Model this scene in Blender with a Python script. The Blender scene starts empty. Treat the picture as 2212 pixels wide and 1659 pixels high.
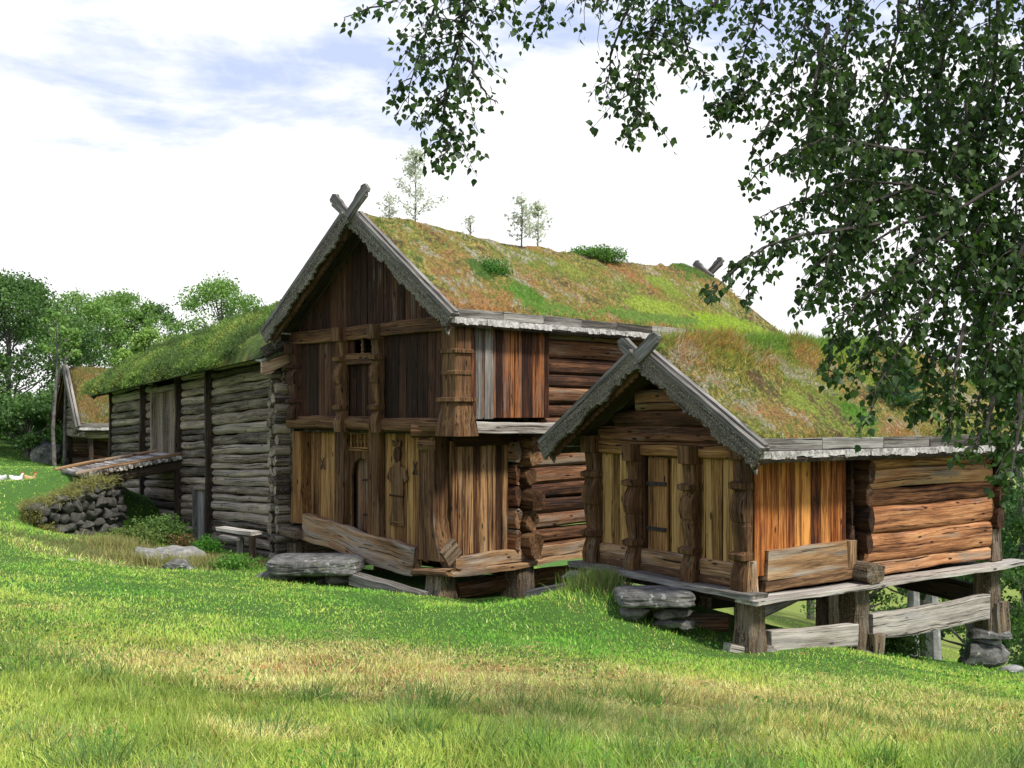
import bpy, math, random
import numpy as np
from mathutils import Vector, noise as mnoise
random.seed(7)
R = np.random.default_rng(7)
scene = bpy.context.scene
# ------------------------------------------------------------------ camera
FPX, W, H, HOR, EYE = 2400.0, 2212.0, 1659.0, 893.0, 1.6
cam_d = bpy.data.cameras.new("camera"); cam = bpy.data.objects.new("camera", cam_d)
scene.collection.objects.link(cam); scene.camera = cam
cam.location = (0, 0, EYE); cam.rotation_euler = (math.radians(90), 0, 0)
cam_d.sensor_fit = 'HORIZONTAL'; cam_d.sensor_width = 36; cam_d.lens = 36 * FPX / W
cam_d.shift_y = (HOR - H / 2) / W; cam_d.clip_end = 6000; cam_d.clip_start = 0.05
# ------------------------------------------------------------------ sky
SUN = Vector((0.46, -0.42, 0.82)).normalized()
world = bpy.data.worlds.new("World"); scene.world = world; world.use_nodes = True
nt = world.node_tree; nt.nodes.clear()
def N(t, kind, **kw):
    n = t.nodes.new(kind)
    for k, v in kw.items():
        if k in ('_i',):
            for a, b in v.items(): n.inputs[a].default_value = b
        else: setattr(n, k, v)
    return n
def ramp(t, fac, stops, interp='LINEAR'):
    n = t.nodes.new('ShaderNodeValToRGB'); cr = n.color_ramp; cr.interpolation = interp
    while len(cr.elements) < len(stops): cr.elements.new(0.5)
    for e, (p, c) in zip(cr.elements, stops):
        e.position = p; e.color = (c, c, c, 1) if isinstance(c, (int, float)) else (*c, 1)
    t.links.new(fac, n.inputs[0]); return n.outputs[0]
def mixc(t, fac, a, b, mode='MIX'):
    n = t.nodes.new('ShaderNodeMix'); n.data_type = 'RGBA'; n.blend_type = mode
    for s, v in ((0, fac), (6, a), (7, b)):
        if hasattr(v, 'is_linked'): t.links.new(v, n.inputs[s])
        elif isinstance(v, (int, float)) and s == 0: n.inputs[s].default_value = v
        else: n.inputs[s].default_value = (*v, 1) if len(v) == 3 else v
    return n.outputs[2]
def noise(t, vec, scale, detail=4, rough=.55, dist=0):
    n = t.nodes.new('ShaderNodeTexNoise'); n.inputs['Scale'].default_value = scale
    n.inputs['Detail'].default_value = detail; n.inputs['Roughness'].default_value = rough
    n.inputs['Distortion'].default_value = dist
    if vec is not None: t.links.new(vec, n.inputs['Vector'])
    return n.outputs[0]
def mapping(t, vec, scale, loc=(0, 0, 0)):
    n = t.nodes.new('ShaderNodeMapping'); n.inputs['Scale'].default_value = scale
    n.inputs['Location'].default_value = loc; t.links.new(vec, n.inputs['Vector']); return n.outputs[0]
def math_(t, op, a, b=0.5):
    n = t.nodes.new('ShaderNodeMath'); n.operation = op
    for i, v in enumerate((a, b)):
        if hasattr(v, 'is_linked'): t.links.new(v, n.inputs[i])
        else: n.inputs[i].default_value = v
    return n.outputs[0]
sky = N(nt, 'ShaderNodeTexSky', sky_type='NISHITA', sun_disc=False)
sky.sun_elevation = math.asin(SUN.z); sky.sun_rotation = math.atan2(SUN.x, SUN.y)
sky.air_density = 1.0; sky.dust_density = 1.5
tc = nt.nodes.new('ShaderNodeTexCoord')
cl = noise(nt, mapping(nt, tc.outputs['Generated'], (2.4, 2.4, 8.5), (0.35, 0, 2.1)), 1.7, 9, .6, .18)
cl2 = noise(nt, mapping(nt, tc.outputs['Generated'], (1.2, 1.2, 3.5), (1.2, .3, 0.4)), 1.6, 4, .5, .2)
sep = nt.nodes.new('ShaderNodeSeparateXYZ'); nt.links.new(tc.outputs['Generated'], sep.inputs[0])
alt = ramp(nt, sep.outputs[2], [(0.0, .30), (.20, .20), (.36, 0.0), (.5, 0.0)])
fac = math_(nt, 'ADD', math_(nt, 'ADD', math_(nt, 'MULTIPLY', cl, .75), math_(nt, 'MULTIPLY', cl2, .35)), alt)
mask = ramp(nt, fac, [(.575, 0.0), (.70, .9), (.76, 1.0)])
skyc = mixc(nt, .85, sky.outputs[0], (5.5, 6.3, 8.8))
cloud = ramp(nt, fac, [(.5, (6.9, 7.6, 8.8)), (.68, (9.6, 9.6, 9.7))])
col = mixc(nt, mask, skyc, cloud)
bg = N(nt, 'ShaderNodeBackground', _i={'Strength': 0.10}); nt.links.new(col, bg.inputs[0])
wo = nt.nodes.new('ShaderNodeOutputWorld'); nt.links.new(bg.outputs[0], wo.inputs[0])
sd = bpy.data.lights.new("sun", 'SUN'); sd.energy = 3.6; sd.angle = math.radians(9); sd.color = (1, .95, .86)
so = bpy.data.objects.new("sun", sd); scene.collection.objects.link(so); so.location = (0, 0, 30)
so.rotation_euler = SUN.to_track_quat('Z', 'Y').to_euler()
scene.view_settings.view_transform = 'Standard'; scene.view_settings.look = 'None'
scene.view_settings.exposure = 0.34; scene.view_settings.gamma = 1
# ------------------------------------------------------------------ helpers
V = lambda *a: np.array(a, float)
def unit(v): v = np.asarray(v, float); return v / (np.linalg.norm(v) + 1e-12)
def P(u, v, Y): return V((u - W / 2) / FPX * Y, Y, EYE - (v - HOR) / FPX * Y)
class Fr:
    def __init__(s, o, ex, ey, ez=(0, 0, 1)): s.o = V(*o); s.ex = V(*ex); s.ey = V(*ey); s.ez = V(*ez)
    def __call__(s, x, y, z): return s.o + s.ex * x + s.ey * y + s.ez * z
class MB:
    def __init__(s): s.v = []; s.f = []; s.g = []; s.n = 0
    def add(s, vs, fs, gs):
        vs = np.asarray(vs, float); s.v.append(vs); s.g.append(np.asarray(gs, float))
        s.f.extend([tuple(i + s.n for i in f) for f in fs]); s.n += len(vs)
    def build(s, name, mat, parent=None, smooth=False, **kw):
        me = bpy.data.meshes.new(name)
        me.from_pydata(np.vstack(s.v).tolist(), [], s.f)
        a = me.attributes.new('gr', 'FLOAT_VECTOR', 'POINT'); a.data.foreach_set('vector', np.vstack(s.g).astype(np.float32).ravel())
        me.materials.append(mat)
        if smooth: me.polygons.foreach_set('use_smooth', [True] * len(me.polygons))
        me.update()
        if smooth and smooth != 'all':
            try: me.set_sharp_from_angle(angle=math.radians(48))
            except Exception: pass
        return link(name, me, parent, **kw)
def link(name, data, parent=None, label=None, cat=None, group=None, kind=None, loc=None):
    o = bpy.data.objects.new(name, data); scene.collection.objects.link(o)
    if parent is not None: o.parent = parent
    if label: o['label'] = label
    if cat: o['category'] = cat
    if group: o['group'] = group
    if kind: o['kind'] = kind
    return o
def thing(name, label, cat, group=None): return link(name, None, None, label, cat, group)
def arr_mesh(name, v, f, mat, parent=None, col=None, smooth=False, **kw):
    """v (N,3), f (M,k) index array"""
    me = bpy.data.meshes.new(name); k = f.shape[1]
    me.vertices.add(len(v)); me.vertices.foreach_set('co', v.astype(np.float32).ravel())
    me.loops.add(f.size); me.loops.foreach_set('vertex_index', f.astype(np.int32).ravel())
    me.polygons.add(len(f)); me.polygons.foreach_set('loop_start', np.arange(0, f.size, k, dtype=np.int32))
    if smooth: me.polygons.foreach_set('use_smooth', np.ones(len(f), bool))
    if col is not None:
        a = me.attributes.new('col', 'FLOAT_COLOR', 'POINT')
        c = np.ones((len(v), 4), np.float32); c[:, :3] = col; a.data.foreach_set('color', c.ravel())
    me.materials.append(mat); me.update(calc_edges=True); me.validate()
    return link(name, me, parent, **kw)
def wob(t, seed, amp, f=2.0):
    r = np.random.default_rng(int(seed)); p = r.uniform(0, 6.28, 3)
    return amp * (np.sin(f * t + p[0]) + .6 * np.sin(2.3 * f * t + p[1]) + .35 * np.sin(4.9 * f * t + p[2])) / 1.4
RECT = lambda ch: [(-1, -1 + ch), (-1, 1 - ch), (-1 + ch, 1), (1 - ch, 1), (1, 1 - ch), (1, -1 + ch), (1 - ch, -1), (-1 + ch, -1)]
def bar(mb, p0, p1, w, h, up=(0, 0, 1), shape='rect', seg=6, wobble=.01, taper=1.0, ch=.12, sides=10, bow=0, sq=2.6, jag=0):
    """an elongated timber from p0 to p1; w across, h along up"""
    p0 = V(*p0); p1 = V(*p1); L = np.linalg.norm(p1 - p0); d = (p1 - p0) / L
    up = V(*up); s = unit(np.cross(up, d)); u = unit(np.cross(d, s)); sd_ = R.integers(1e9)
    if shape == 'rect': prof = np.array(RECT(ch))
    else:
        an = np.arange(sides) * 2 * math.pi / sides
        prof = np.stack([np.sign(np.cos(an)) * abs(np.cos(an)) ** (2 / sq), np.sign(np.sin(an)) * abs(np.sin(an)) ** (2 / sq)], 1)
        prof *= (1 + R.normal(0, .03, (sides, 1)))
    k = len(prof); ts = np.linspace(0, 1, seg + 1); vs = []; gs = []; off = R.uniform(0, 50, 3)
    for t in ts:
        c = p0 + d * L * t + s * wob(t * L, sd_, wobble) + u * (wob(t * L, sd_ + 1, wobble) + bow * 4 * t * (1 - t))
        a = .5 * w * (1 + (taper - 1) * t) * (1 + wob(t * L, sd_ + 2, .6 * wobble / max(w, .05))); b = .5 * h * (1 + (taper - 1) * t) * (1 + wob(t * L, sd_ + 3, .6 * wobble / max(h, .05)))
        jj = R.normal(0, jag, k) if jag and t in (0, 1) else np.zeros(k)
        vs.append(c + prof[:, :1] * a * s + prof[:, 1:] * b * u + jj[:, None] * d)
        gs.append(np.stack([np.full(k, t * L), prof[:, 0] * a, prof[:, 1] * b], 1) + off)
    n = len(ts); fs = []
    for i in range(n - 1):
        for j in range(k):
            j2 = (j + 1) % k; fs.append((i * k + j, i * k + j2, (i + 1) * k + j2, (i + 1) * k + j))
    fs.append(tuple(range(k - 1, -1, -1))); fs.append(tuple((n - 1) * k + j for j in range(k)))
    mb.add(np.vstack(vs), fs, np.vstack(gs))
def path_tube(mb, pts, radii, sides=6):
    pts = [V(*p) for p in pts]; vs = []; gs = []; off = R.uniform(0, 50, 3); s0 = None; L = 0
    for i, p in enumerate(pts):
        d = unit(pts[min(i + 1, len(pts) - 1)] - pts[max(i - 1, 0)])
        if s0 is None: s0 = unit(np.cross(d, (0.3, .9, .1)))
        s0 = unit(s0 - d * np.dot(s0, d)); u = np.cross(d, s0)
        if i: L += np.linalg.norm(p - pts[i - 1])
        an = np.arange(sides) * 2 * math.pi / sides
        vs.append(p + radii[i] * (np.cos(an)[:, None] * s0 + np.sin(an)[:, None] * u))
        gs.append(np.stack([np.full(sides, L), np.cos(an) * radii[i], np.sin(an) * radii[i]], 1) + off)
    fs = []; n = len(pts); k = sides
    for i in range(n - 1):
        for j in range(k): fs.append((i * k + j, i * k + (j + 1) % k, (i + 1) * k + (j + 1) % k, (i + 1) * k + j))
    fs.append(tuple(range(k - 1, -1, -1))); fs.append(tuple((n - 1) * k + j for j in range(k)))
    mb.add(np.vstack(vs), fs, np.vstack(gs))
def extr(mb, pts, O, A, B, Nn, th, ga=0, bev=0):
    """prism of outline pts in plane (A,B) from O, extruded th along Nn; ga: grain axis"""
    pts = np.array(pts, float); O = V(*O); A = V(*A); B = V(*B); Nn = V(*Nn); k = len(pts); off = R.uniform(0, 50, 3)
    c = pts.mean(0); rings = [(pts, 0)]
    if bev:
        d = pts - c; mn = np.maximum(abs(d), 1e-6); ins = pts - np.sign(d) * np.minimum(bev, mn * .5)
        rings += [(pts, th - bev), (ins, th)]
    else: rings += [(pts, th)]
    vs = []; gs = []
    for q, z in rings:
        vs.append(O + q[:, :1] * A + q[:, 1:] * B + z * Nn)
        g = np.stack([q[:, ga], q[:, 1 - ga], np.full(k, z)], 1) + off; gs.append(g)
    fs = [tuple(range(k - 1, -1, -1))]
    for r in range(len(rings) - 1):
        for j in range(k): fs.append((r * k + j, r * k + (j + 1) % k, (r + 1) * k + (j + 1) % k, (r + 1) * k + j))
    fs.append(tuple((len(rings) - 1) * k + j for j in range(k)))
    mb.add(np.vstack(vs), fs, np.vstack(gs))
def loft(mb, sts, ga_z=True):
    """sts: list of (centre, half a vector, half b vector) rectangles with chamfer"""
    prof = np.array(RECT(.14)); k = 8; vs = []; gs = []; off = R.uniform(0, 50, 3); z = 0; pc = None
    for c, a, b in sts:
        c = V(*c); a = V(*a); b = V(*b)
        if pc is not None: z += np.linalg.norm(c - pc)
        pc = c
        vs.append(c + prof[:, :1] * a + prof[:, 1:] * b)
        gs.append(np.stack([np.full(k, z), prof[:, 0] * np.linalg.norm(a), prof[:, 1] * np.linalg.norm(b)], 1) + off)
    fs = []; n = len(sts)
    for i in range(n - 1):
        for j in range(k): fs.append((i * k + j, i * k + (j + 1) % k, (i + 1) * k + (j + 1) % k, (i + 1) * k + j))
    fs.append(tuple(range(k - 1, -1, -1))); fs.append(tuple((n - 1) * k + j for j in range(k)))
    mb.add(np.vstack(vs), fs, np.vstack(gs))
# ------------------------------------------------------------------ materials
def new_mat(name):
    m = bpy.data.materials.new(name); m.use_nodes = True; t = m.node_tree; t.nodes.clear()
    out = t.nodes.new('ShaderNodeOutputMaterial'); b = t.nodes.new('ShaderNodeBsdfPrincipled')
    b.inputs['Roughness'].default_value = .85; b.inputs['Specular IOR Level'].default_value = .25
    t.links.new(b.outputs[0], out.inputs[0]); return m, t, b
def bump(t, b, h, s=.5, dist=.01):
    n = t.nodes.new('ShaderNodeBump'); n.inputs['Strength'].default_value = s; n.inputs['Distance'].default_value = dist
    t.links.new(h, n.inputs['Height']); t.links.new(n.outputs[0], b.inputs['Normal'])
def wood(name, dark, mid, light, grey=(.25, .23, .2), greyf=.3, pale=.3, bs=.8, streak=26, lich=0, knots=1, stain=.55):
    m, t, b = new_mat(name)
    at = N(t, 'ShaderNodeAttribute', attribute_name='gr'); g = at.outputs['Vector']
    geo = t.nodes.new('ShaderNodeNewGeometry'); rnd = geo.outputs['Random Per Island']
    warp = t.nodes.new('ShaderNodeVectorMath'); warp.operation = 'ADD'
    nz = t.nodes.new('ShaderNodeTexNoise'); nz.inputs['Scale'].default_value = 1.6; t.links.new(mapping(t, g, (.8, 4, 4)), nz.inputs['Vector'])
    sc = t.nodes.new('ShaderNodeVectorMath'); sc.operation = 'SCALE'; sc.inputs[3].default_value = .05; t.links.new(nz.outputs['Color'], sc.inputs[0])
    t.links.new(g, warp.inputs[0]); t.links.new(sc.outputs[0], warp.inputs[1]); g2 = warp.outputs[0]
    s1 = noise(t, mapping(t, g2, (.6, streak * 1.35, streak * 1.35)), 1, 7, .7)
    s2 = noise(t, mapping(t, g2, (2.2, 75, 75)), 1, 4, .7)
    s3 = noise(t, mapping(t, g, (.55, 3.0, 3.0)), 1.3, 4, .6)
    f = math_(t, 'ADD', math_(t, 'MULTIPLY', s1, .62), math_(t, 'ADD', math_(t, 'MULTIPLY', s2, .55), math_(t, 'MULTIPLY', s3, .48)))
    f = math_(t, 'ADD', f, math_(t, 'MULTIPLY', math_(t, 'SUBTRACT', rnd, .5), .30))
    c = ramp(t, math_(t, 'MULTIPLY', f, .56), [(.385, dark), (.475, mid), (.585, light)])
    st_ = ramp(t, noise(t, mapping(t, g, (.45, 7, 7), (11, 5, 2)), 1.5, 5, .6), [(.50, 0.0), (.66, stain)])
    c = mixc(t, st_, c, tuple(x * .8 for x in dark))
    gm = ramp(t, math_(t, 'ADD', noise(t, mapping(t, g, (.7, 5, 5), (3, 1, 9)), 1.2, 5, .65), math_(t, 'MULTIPLY', math_(t, 'SUBTRACT', rnd, .5), pale)), [(.62 - greyf * .4, 0.0), (.80 - greyf * .4, 1.0)])
    gcol = ramp(t, s1, [(.3, tuple(x * .35 for x in grey)), (.6, grey), (.75, tuple(min(1, x * 1.5) for x in grey))])
    c = mixc(t, gm, c, gcol)
    # cracks and knots
    cr = noise(t, mapping(t, g2, (.35, 40, 40), (7, 3, 2)), 1, 2, .5)
    crm = ramp(t, cr, [(.335, 1.0), (.385, 0.0)])
    c = mixc(t, crm, c, tuple(x * .25 for x in dark))
    h = math_(t, 'SUBTRACT', math_(t, 'ADD', s1, math_(t, 'MULTIPLY', s2, .4)), crm)
    if knots:
        vo = t.nodes.new('ShaderNodeTexVoronoi'); vo.inputs['Scale'].default_value = 1.0; t.links.new(mapping(t, g, (2.2, 7, 7)), vo.inputs['Vector'])
        km = ramp(t, vo.outputs['Distance'], [(.09, 1.0), (.16, 0.0)]); c = mixc(t, km, c, tuple(x * .5 for x in dark))
    if lich:
        ge = t.nodes.new('ShaderNodeTexCoord')
        lm = ramp(t, noise(t, ge.outputs['Object'], 38, 6, .8), [(.56 - lich * .1, 0.0), (.64 - lich * .1, 1.0)])
        c = mixc(t, lm, c, (.43, .40, .29)); h = math_(t, 'ADD', h, math_(t, 'MULTIPLY', lm, .8))
    t.links.new(c, b.inputs['Base Color']); bump(t, b, h, bs, .012); return m
MW = {}
MW['dark'] = wood('dark_tarred_wood', (.018, .009, .005), (.060, .026, .013), (.13, .062, .03), greyf=-.05, pale=.15)
MW['gold'] = wood('golden_wood', (.05, .022, .008), (.23, .11, .036), (.46, .26, .095), greyf=-.05, pale=.1, grey=(.3, .22, .13))
MW['carved'] = wood('carved_brown_wood', (.035, .016, .007), (.12, .058, .024), (.26, .15, .065), greyf=.05, pale=.1, grey=(.26, .2, .14), streak=16)
MW['yellow'] = wood('yellow_plank_wood', (.10, .045, .014), (.34, .19, .06), (.54, .34, .13), greyf=-.2, pale=.1, grey=(.3, .25, .16))
MW['orange'] = wood('orange_plank_wood', (.035, .010, .004), (.30, .085, .02), (.72, .32, .08), greyf=-.1, stain=.8, pale=.1, grey=(.3, .22, .16), streak=12)
MW['olog'] = wood('orange_log_wood', (.06, .022, .012), (.38, .16, .065), (.70, .38, .18), greyf=.05, pale=.35, grey=(.36, .28, .21), streak=16, stain=.4)
MW['blog'] = wood('brown_log_wood', (.035, .016, .009), (.16, .07, .032), (.38, .20, .10), greyf=.12, pale=.4, grey=(.28, .22, .16), streak=15)
MW['sill'] = wood('sill_wood', (.08, .042, .02), (.33, .19, .09), (.54, .38, .22), greyf=.3, pale=.3, grey=(.4, .34, .27), streak=10)
MW['grey'] = wood('grey_weathered_wood', (.05, .044, .037), (.17, .155, .135), (.38, .36, .32), greyf=.1, pale=.2, grey=(.36, .35, .32), streak=14, knots=0)
MW['pale'] = wood('pale_weathered_wood', (.14, .12, .10), (.40, .36, .31), (.62, .58, .52), greyf=.2, pale=.2, grey=(.5, .48, .45), streak=14)
MW['dorange'] = wood('stained_plank_wood', (.02, .008, .005), (.09, .03, .012), (.42, .16, .05), greyf=.0, pale=.3, grey=(.2, .17, .15), streak=14, stain=.9)
MW['dgold'] = wood('stained_golden_wood', (.03, .013, .006), (.15, .065, .025), (.46, .27, .12), greyf=.05, pale=.1, grey=(.36, .3, .22), streak=14, stain=.9)
MW['barn'] = wood('barn_log_wood', (.045, .034, .024), (.30, .24, .175), (.66, .53, .37), greyf=.18, pale=.4, grey=(.42, .36, .29), streak=12, lich=.12, stain=.6)
MW['lichen'] = wood('lichen_covered_wood', (.03, .025, .018), (.13, .11, .08), (.30, .27, .20), greyf=.1, pale=.2, grey=(.26, .24, .19), lich=.6, bs=1)
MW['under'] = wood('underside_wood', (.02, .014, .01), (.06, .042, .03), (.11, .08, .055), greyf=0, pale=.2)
MW['fresh'] = wood('fresh_cut_wood', (.35, .17, .09), (.60, .40, .26), (.75, .62, .45), greyf=-.2, pale=.1)
MW['post'] = wood('foot_post_wood', (.03, .018, .011), (.13, .085, .05), (.34, .26, .17), greyf=.25, pale=.2, grey=(.3, .26, .21), lich=.15, streak=10)
def plainmat(name, c1, c2, scale=8, rough=.9, bs=.5, spots=None):
    m, t, b = new_mat(name); tcx = t.nodes.new('ShaderNodeTexCoord'); o = tcx.outputs['Object']
    n1 = noise(t, o, scale, 6, .65); c = ramp(t, n1, [(.35, c1), (.65, c2)])
    if spots:
        for (sc, thr, cc) in spots: c = mixc(t, ramp(t, noise(t, mapping(t, o, (1, 1, 1), (sc, 3, 1)), sc, 5, .65), [(thr, 0.0), (thr + .07, 1.0)]), c, cc)
    t.links.new(c, b.inputs['Base Color']); b.inputs['Roughness'].default_value = rough
    bump(t, b, noise(t, o, scale * 3, 6, .7), bs, .02); return m
M_rock = plainmat('lichened_rock', (.055, .055, .05), (.20, .195, .18), 5, .9, .9, [(9, .58, (.34, .34, .31)), (14, .63, (.20, .19, .08)), (3, .66, (.05, .07, .02))])
M_rockpale = plainmat('pale_rock', (.18, .175, .17), (.40, .39, .38), 5, .9, .8, [(9, .6, (.5, .5, .48)), (5, .6, (.1, .1, .09))])
M_bark_strip = plainmat('birch_bark_edge', (.22, .205, .185), (.62, .60, .56), 11, .8, .9, [(30, .57, (.10, .085, .075))])
M_black = plainmat('opening_shade', (.004, .003, .003), (.008, .006, .005), 3)  # near-black colour standing in for the shade inside openings
M_iron = plainmat('dark_iron', (.02, .015, .015), (.05, .04, .04), 9, .7)
M_wallrock = plainmat('mossy_wall_stone', (.03, .03, .026), (.125, .12, .11), 5, .9, .9, [(7, .60, (.09, .10, .03)), (14, .64, (.26, .26, .24))])
M_treebark = plainmat('tree_bark', (.05, .045, .04), (.20, .18, .16), 6, .9, .8)
M_birchbark = plainmat('birch_tree_bark', (.03, .025, .022), (.10, .085, .07), 12, .9, .6)
M_hen = plainmat('white_feathers', (.7, .69, .66), (.85, .84, .82), 20, .8, .3)
M_henbrown = plainmat('buff_feathers', (.45, .3, .12), (.6, .42, .2), 20, .8, .3)
M_red = plainmat('red_comb', (.5, .03, .02), (.6, .05, .03), 20)
def leafmat(name, trans=.35, rough=.55, up=0):
    m = bpy.data.materials.new(name); m.use_nodes = True; t = m.node_tree; t.nodes.clear()
    out = t.nodes.new('ShaderNodeOutputMaterial'); at = N(t, 'ShaderNodeAttribute', attribute_name='col')
    b = t.nodes.new('ShaderNodeBsdfPrincipled'); b.inputs['Roughness'].default_value = rough; b.inputs['Specular IOR Level'].default_value = .3
    if up:
        ge = t.nodes.new('ShaderNodeNewGeometry'); a_ = t.nodes.new('ShaderNodeVectorMath'); a_.operation = 'SCALE'; a_.inputs[3].default_value = 1 - up; t.links.new(ge.outputs['Normal'], a_.inputs[0])
        b2_ = t.nodes.new('ShaderNodeVectorMath'); b2_.operation = 'ADD'; b2_.inputs[1].default_value = (0, 0, up); t.links.new(a_.outputs[0], b2_.inputs[0])
        c_ = t.nodes.new('ShaderNodeVectorMath'); c_.operation = 'NORMALIZE'; t.links.new(b2_.outputs[0], c_.inputs[0]); t.links.new(c_.outputs[0], b.inputs['Normal'])
    tr = t.nodes.new('ShaderNodeBsdfTranslucent'); mx = t.nodes.new('ShaderNodeMixShader'); mx.inputs[0].default_value = trans
    hs = t.nodes.new('ShaderNodeHueSaturation'); hs.inputs['Value'].default_value = 1.3; hs.inputs['Saturation'].default_value = 1.1
    t.links.new(at.outputs['Color'], b.inputs['Base Color']); t.links.new(at.outputs['Color'], hs.inputs['Color']); t.links.new(hs.outputs[0], tr.inputs['Color'])
    t.links.new(b.outputs[0], mx.inputs[1]); t.links.new(tr.outputs[0], mx.inputs[2]); t.links.new(mx.outputs[0], out.inputs[0]); return m
M_leaf = leafmat('leaf_foliage', .35, .5); M_grass = leafmat('grass_blades', .4, .8, .62)
# ------------------------------------------------------------------ terrain
CP = []
def cp(u, v, Y): CP.append(P(u, v, Y))
for x, y, z in ((0, 0, 0), (-4, 0, .1), (4, 0, -.1), (0, -6, .3), (-12, 0, .6), (12, 0, -.6), (0, 3, -.1), (-25, -10, 1.5), (25, -10, -1.5), (-15, 12, .5), (14, 12, -1.9),
                (12, 20, -4.0), (20, 20, -6), (20, 35, -8.5), (40, 40, -12), (40, 10, -5), (5, 30, -4.4), (12, 30, -6.2), (-2, 34, -3.2), (-6, 45, -3), (-30, 30, 1.2),
                (-45, 45, 3), (-40, 10, 3), (-20, 70, .6), (-45, 75, 3), (10, 70, -9), (40, 80, -14), (-10, 60, -3), (0, 26, -2.9), (4.5, 21, -2.5), (8, 22, -3.4), (-9.5, 40, -1.6)): CP.append(V(x, y, z))
for a in ((262, 1163, 26.8), (235, 1040, 28.6), (75, 1142, 23.9), (85, 1075, 26.3), (130, 1158, 24.3), (130, 1060, 26.6), (190, 1045, 27.4), (0, 1659, 5.8), (1106, 1659, 6.1), (2212, 1659, 6.2), (1106, 1480, 10), (1106, 1440, 12), (500, 1440, 11), (1625, 1408, 15), (1700, 1408, 14.8), (1300, 1262, 16.9), (1390, 1342, 15.4), (1230, 1275, 16.6),
          (1270, 1270, 17.5), (1500, 1380, 15.4), (1130, 1312, 17.6), (930, 1292, 18.2), (1080, 1300, 19.5), (760, 1272, 19.2), (620, 1245, 20.3), (520, 1225, 21.0), (350, 1222, 21), (330, 1165, 24), (400, 1190, 23),
          (590, 1212, 22.4), (470, 1190, 25), (185, 1168, 25.3), (110, 1150, 24.3), (250, 1165, 26), (0, 1130, 22), (40, 1110, 24.5), (60, 1070, 26), (0, 1250, 15), (0, 1400, 10), (0, 1050, 32), (60, 1040, 30), (0, 1008, 40), (100, 1010, 38),
          (160, 1022, 28.5), (200, 1026, 28), (110, 1040, 27.5), (110, 1010, 37), (200, 1010, 39), (0, 938, 52), (60, 945, 50), (150, 965, 50), (1850, 1400, 16.4), (2130, 1440, 18.3), (1950, 1425, 16.6), (2212, 1478, 16.5),
          (2212, 1600, 9.2), (2000, 1500, 12.5), (1700, 1460, 12.8), (1170, 1250, 24), (2030, 1400, 45), (2000, 1375, 60), (2200, 1440, 24)): cp(*a)
CP = np.array(CP)
def kern(r): return np.sqrt(r * r + 1.2 ** 2)
def solve():
    D = np.linalg.norm(CP[:, None, :2] - CP[None, :, :2], axis=2); n = len(CP)
    A = np.zeros((n + 3, n + 3)); A[:n, :n] = kern(D) - .02 * np.eye(n); A[:n, n] = 1; A[:n, n + 1:] = CP[:, :2]; A[n, :n] = 1; A[n + 1:, :n] = CP[:, :2].T
    return np.linalg.solve(A, np.r_[CP[:, 2], 0, 0, 0])
SOL = solve()
def rbf(x, y):
    out = np.zeros(x.shape); n = len(CP)
    for i in range(n): out += SOL[i] * kern(np.hypot(x - CP[i, 0], y - CP[i, 1]))
    return out + SOL[n] + SOL[n + 1] * x + SOL[n + 2] * y
def vn(x, y, s, seed=0):
    """cheap smooth value noise, vectorised"""
    x = np.asarray(x) / s + seed * 17.3; y = np.asarray(y) / s + seed * 9.1
    xi = np.floor(x).astype(np.int64); yi = np.floor(y).astype(np.int64); fx = x - xi; fy = y - yi
    def h(a, b):
        q = (a * 374761393 + b * 668265263 + seed * 1442695) & 0xffffffff; q = ((q ^ (q >> 13)) * 1274126177) & 0xffffffff; return ((q ^ (q >> 16)) & 0xffff) / 65535.
    fx = fx * fx * (3 - 2 * fx); fy = fy * fy * (3 - 2 * fy)
    return (h(xi, yi) * (1 - fx) + h(xi + 1, yi) * fx) * (1 - fy) + (h(xi, yi + 1) * (1 - fx) + h(xi + 1, yi + 1) * fx) * fy - .5
def Hs(x, y):
    x = np.asarray(x, float); y = np.asarray(y, float)
    r = np.hypot(x, y - 20); c = np.clip((r - 60) / 60, 0, 1); rr = np.maximum(r, 1e-6); q = np.minimum(1, 90 / rr)
    xx = x * q; yy = 20 + (y - 20) * q
    z = rbf(xx, yy); far = -6 + 0 * z
    z = z * (1 - c * .9) + far * c * .9
    d = np.clip((np.hypot(x, y) - 1) / 4, 0, 1)
    return z + d * (.05 * vn(x, y, 1.3, 1) + .02 * vn(x, y, .45, 2)) + np.clip((r - 150) / 400, 0, 1) * 5
def ground_z(x, y): return float(Hs(np.array([x]), np.array([y]))[0])
def axis(lo, hi, step, far):
    a = list(np.arange(lo, hi + 1e-6, step)); s = step
    while a[-1] < far: s *= 1.25; a.append(a[-1] + s)
    s = step
    while a[0] > -far: s *= 1.25; a.insert(0, a[0] - s)
    return np.array(a)
gx = axis(-16, 12, .16, 1800); gy = axis(-1, 36, .16, 1800)
GX, GY = np.meshgrid(gx, gy); GZ = Hs(GX, GY)
gv = np.stack([GX.ravel(), GY.ravel(), GZ.ravel()], 1); nx, ny = len(gx), len(gy)
idx = np.arange(nx * ny).reshape(ny, nx)
gf = np.stack([idx[:-1, :-1].ravel(), idx[:-1, 1:].ravel(), idx[1:, 1:].ravel(), idx[1:, :-1].ravel()], 1)
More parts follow.
